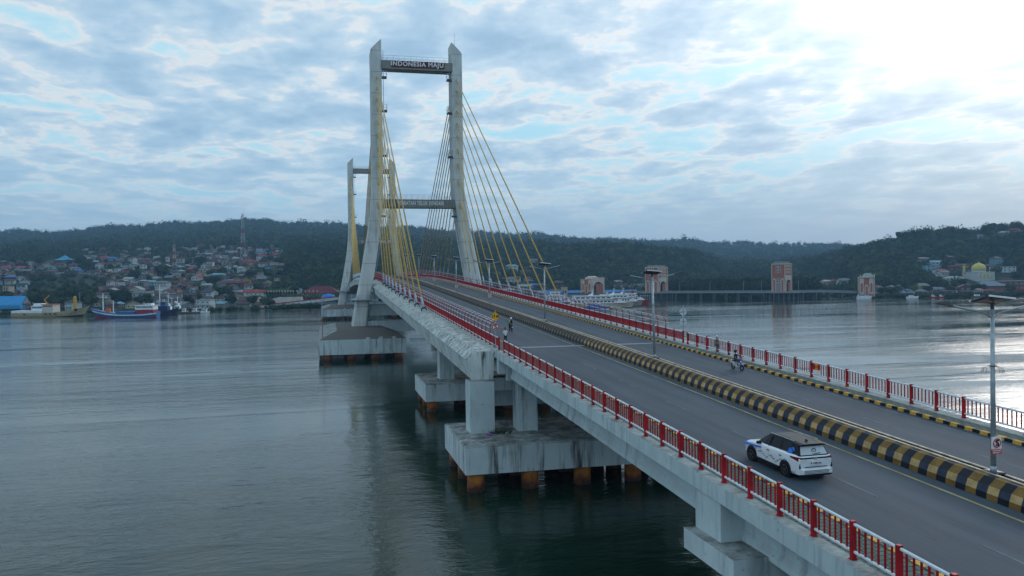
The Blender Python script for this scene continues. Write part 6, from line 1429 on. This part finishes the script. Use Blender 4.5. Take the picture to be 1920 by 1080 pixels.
for x, Zd, s_, k in ((548, 612, 3.6, 0), (562, 612, 3.4, 2), (578, 612, 3.2, 0), (592, 612, 3.6, 2), (508, 566, 2.6, 0), (632, 620, 4.0, 0), (505, 545, 3.0, 1)): tree(x, Zd, s_, k, 'by the burgundy-roofed hall')
for x, Zd, s_, k in ((960, 770, 5.0, 1), (940, 790, 5.4, 3), (1000, 742, 4.4, 1), (920, 800, 5.2, 0), (1070, 770, 5.4, 3), (820, 700, 4.6, 4), (838, 705, 4.6, 2), (890, 760, 5, 1), (905, 770, 5, 3)): tree(x, Zd, s_, k, 'seen through the right-hand cables')
for x, Zd, s_, k in ((1668, 628, 3.8, 0), (1682, 630, 4.0, 2), (1700, 676, 5.2, 1), (1757, 676, 5.6, 0), (1750, 680, 5.0, 2), (1770, 672, 5.0, 0), (1800, 690, 4.6, 1), (1828, 640, 4.6, 1), (1842, 638, 4.2, 3), (1895, 640, 4.2, 0), (1905, 730, 5.4, 0), (1650, 626, 3.6, 1), (1868, 760, 4.8, 2), (1735, 640, 3.8, 3), (1716, 636, 3.6, 2), (1785, 636, 3.8, 1)): tree(x, Zd, s_, k, 'right shore by the mosque')
for x, Zd, s_, k in ((1693, 1005, 7.0, 1), (1855, 1000, 8.5, 1), (1849, 1003, 6.5, 3), (1882, 1008, 6.8, 3), (1906, 1010, 7.6, 0), (1810, 998, 6.4, 2), (1782, 1000, 6.6, 0)): tree(x, Zd, s_, k, 'on the right-hand ridge')
unique_labels(titems)
# low shoreline growth
sp, ss, sm = [], [], []
for x in np.arange(-20, 1960, 1.6):
    s0 = shore(x)
    if (505 < x < 600 or 1370 < x < 1600 or 1640 < x < 1930 or 650 < x < 900) or npr.rand() < .25:
        for k in range(2): Z0 = s0 + npr.uniform(-1, 9); p = site(x, Z0); sp.append((p.x, p.y, 1.4)); ss.append(npr.uniform(.9, 2.0)); sm.append(npr.randint(0, 2))
for x in np.arange(1250, 1530, 2.2):     # mangrove belt behind the jetty
    for k in range(6):
        Z0 = shore(x) + 3 + k * 8 + npr.uniform(-3, 3); p = site(x + npr.uniform(-2, 2), Z0)
        for zc_ in (3.0, 8.0): sp.append((p.x, p.y, zc_ + npr.uniform(-1, 2.5))); ss.append(npr.uniform(3.5, 5.5)); sm.append(0)
mass_mesh('shore_scrub', P1, np.array(sp), np.array(ss), FM, np.array(sm), 'low green scrub and mangrove along the far shoreline')
# ------------------------------------------------------------------ haze: the air over the bay
hz = MB(); hz.b2(-2760, 3360, -960, 3210, -12.0, 215)
ho = hz.build('haze', None); ho.data.materials.clear()
hm = bpy.data.materials.new('haze'); hm.use_nodes = True; n_ = hm.node_tree.nodes; n_.clear()
pv_ = n_.new('ShaderNodeVolumePrincipled'); pv_.inputs['Color'].default_value = (0.38, 0.66, 1.0, 1); pv_.inputs['Density'].default_value = 0.00016; pv_.inputs['Anisotropy'].default_value = 0.2
oo = n_.new('ShaderNodeOutputMaterial'); hm.node_tree.links.new(pv_.outputs[0], oo.inputs['Volume']); ho.data.materials.append(hm); tag(ho, kind='stuff')
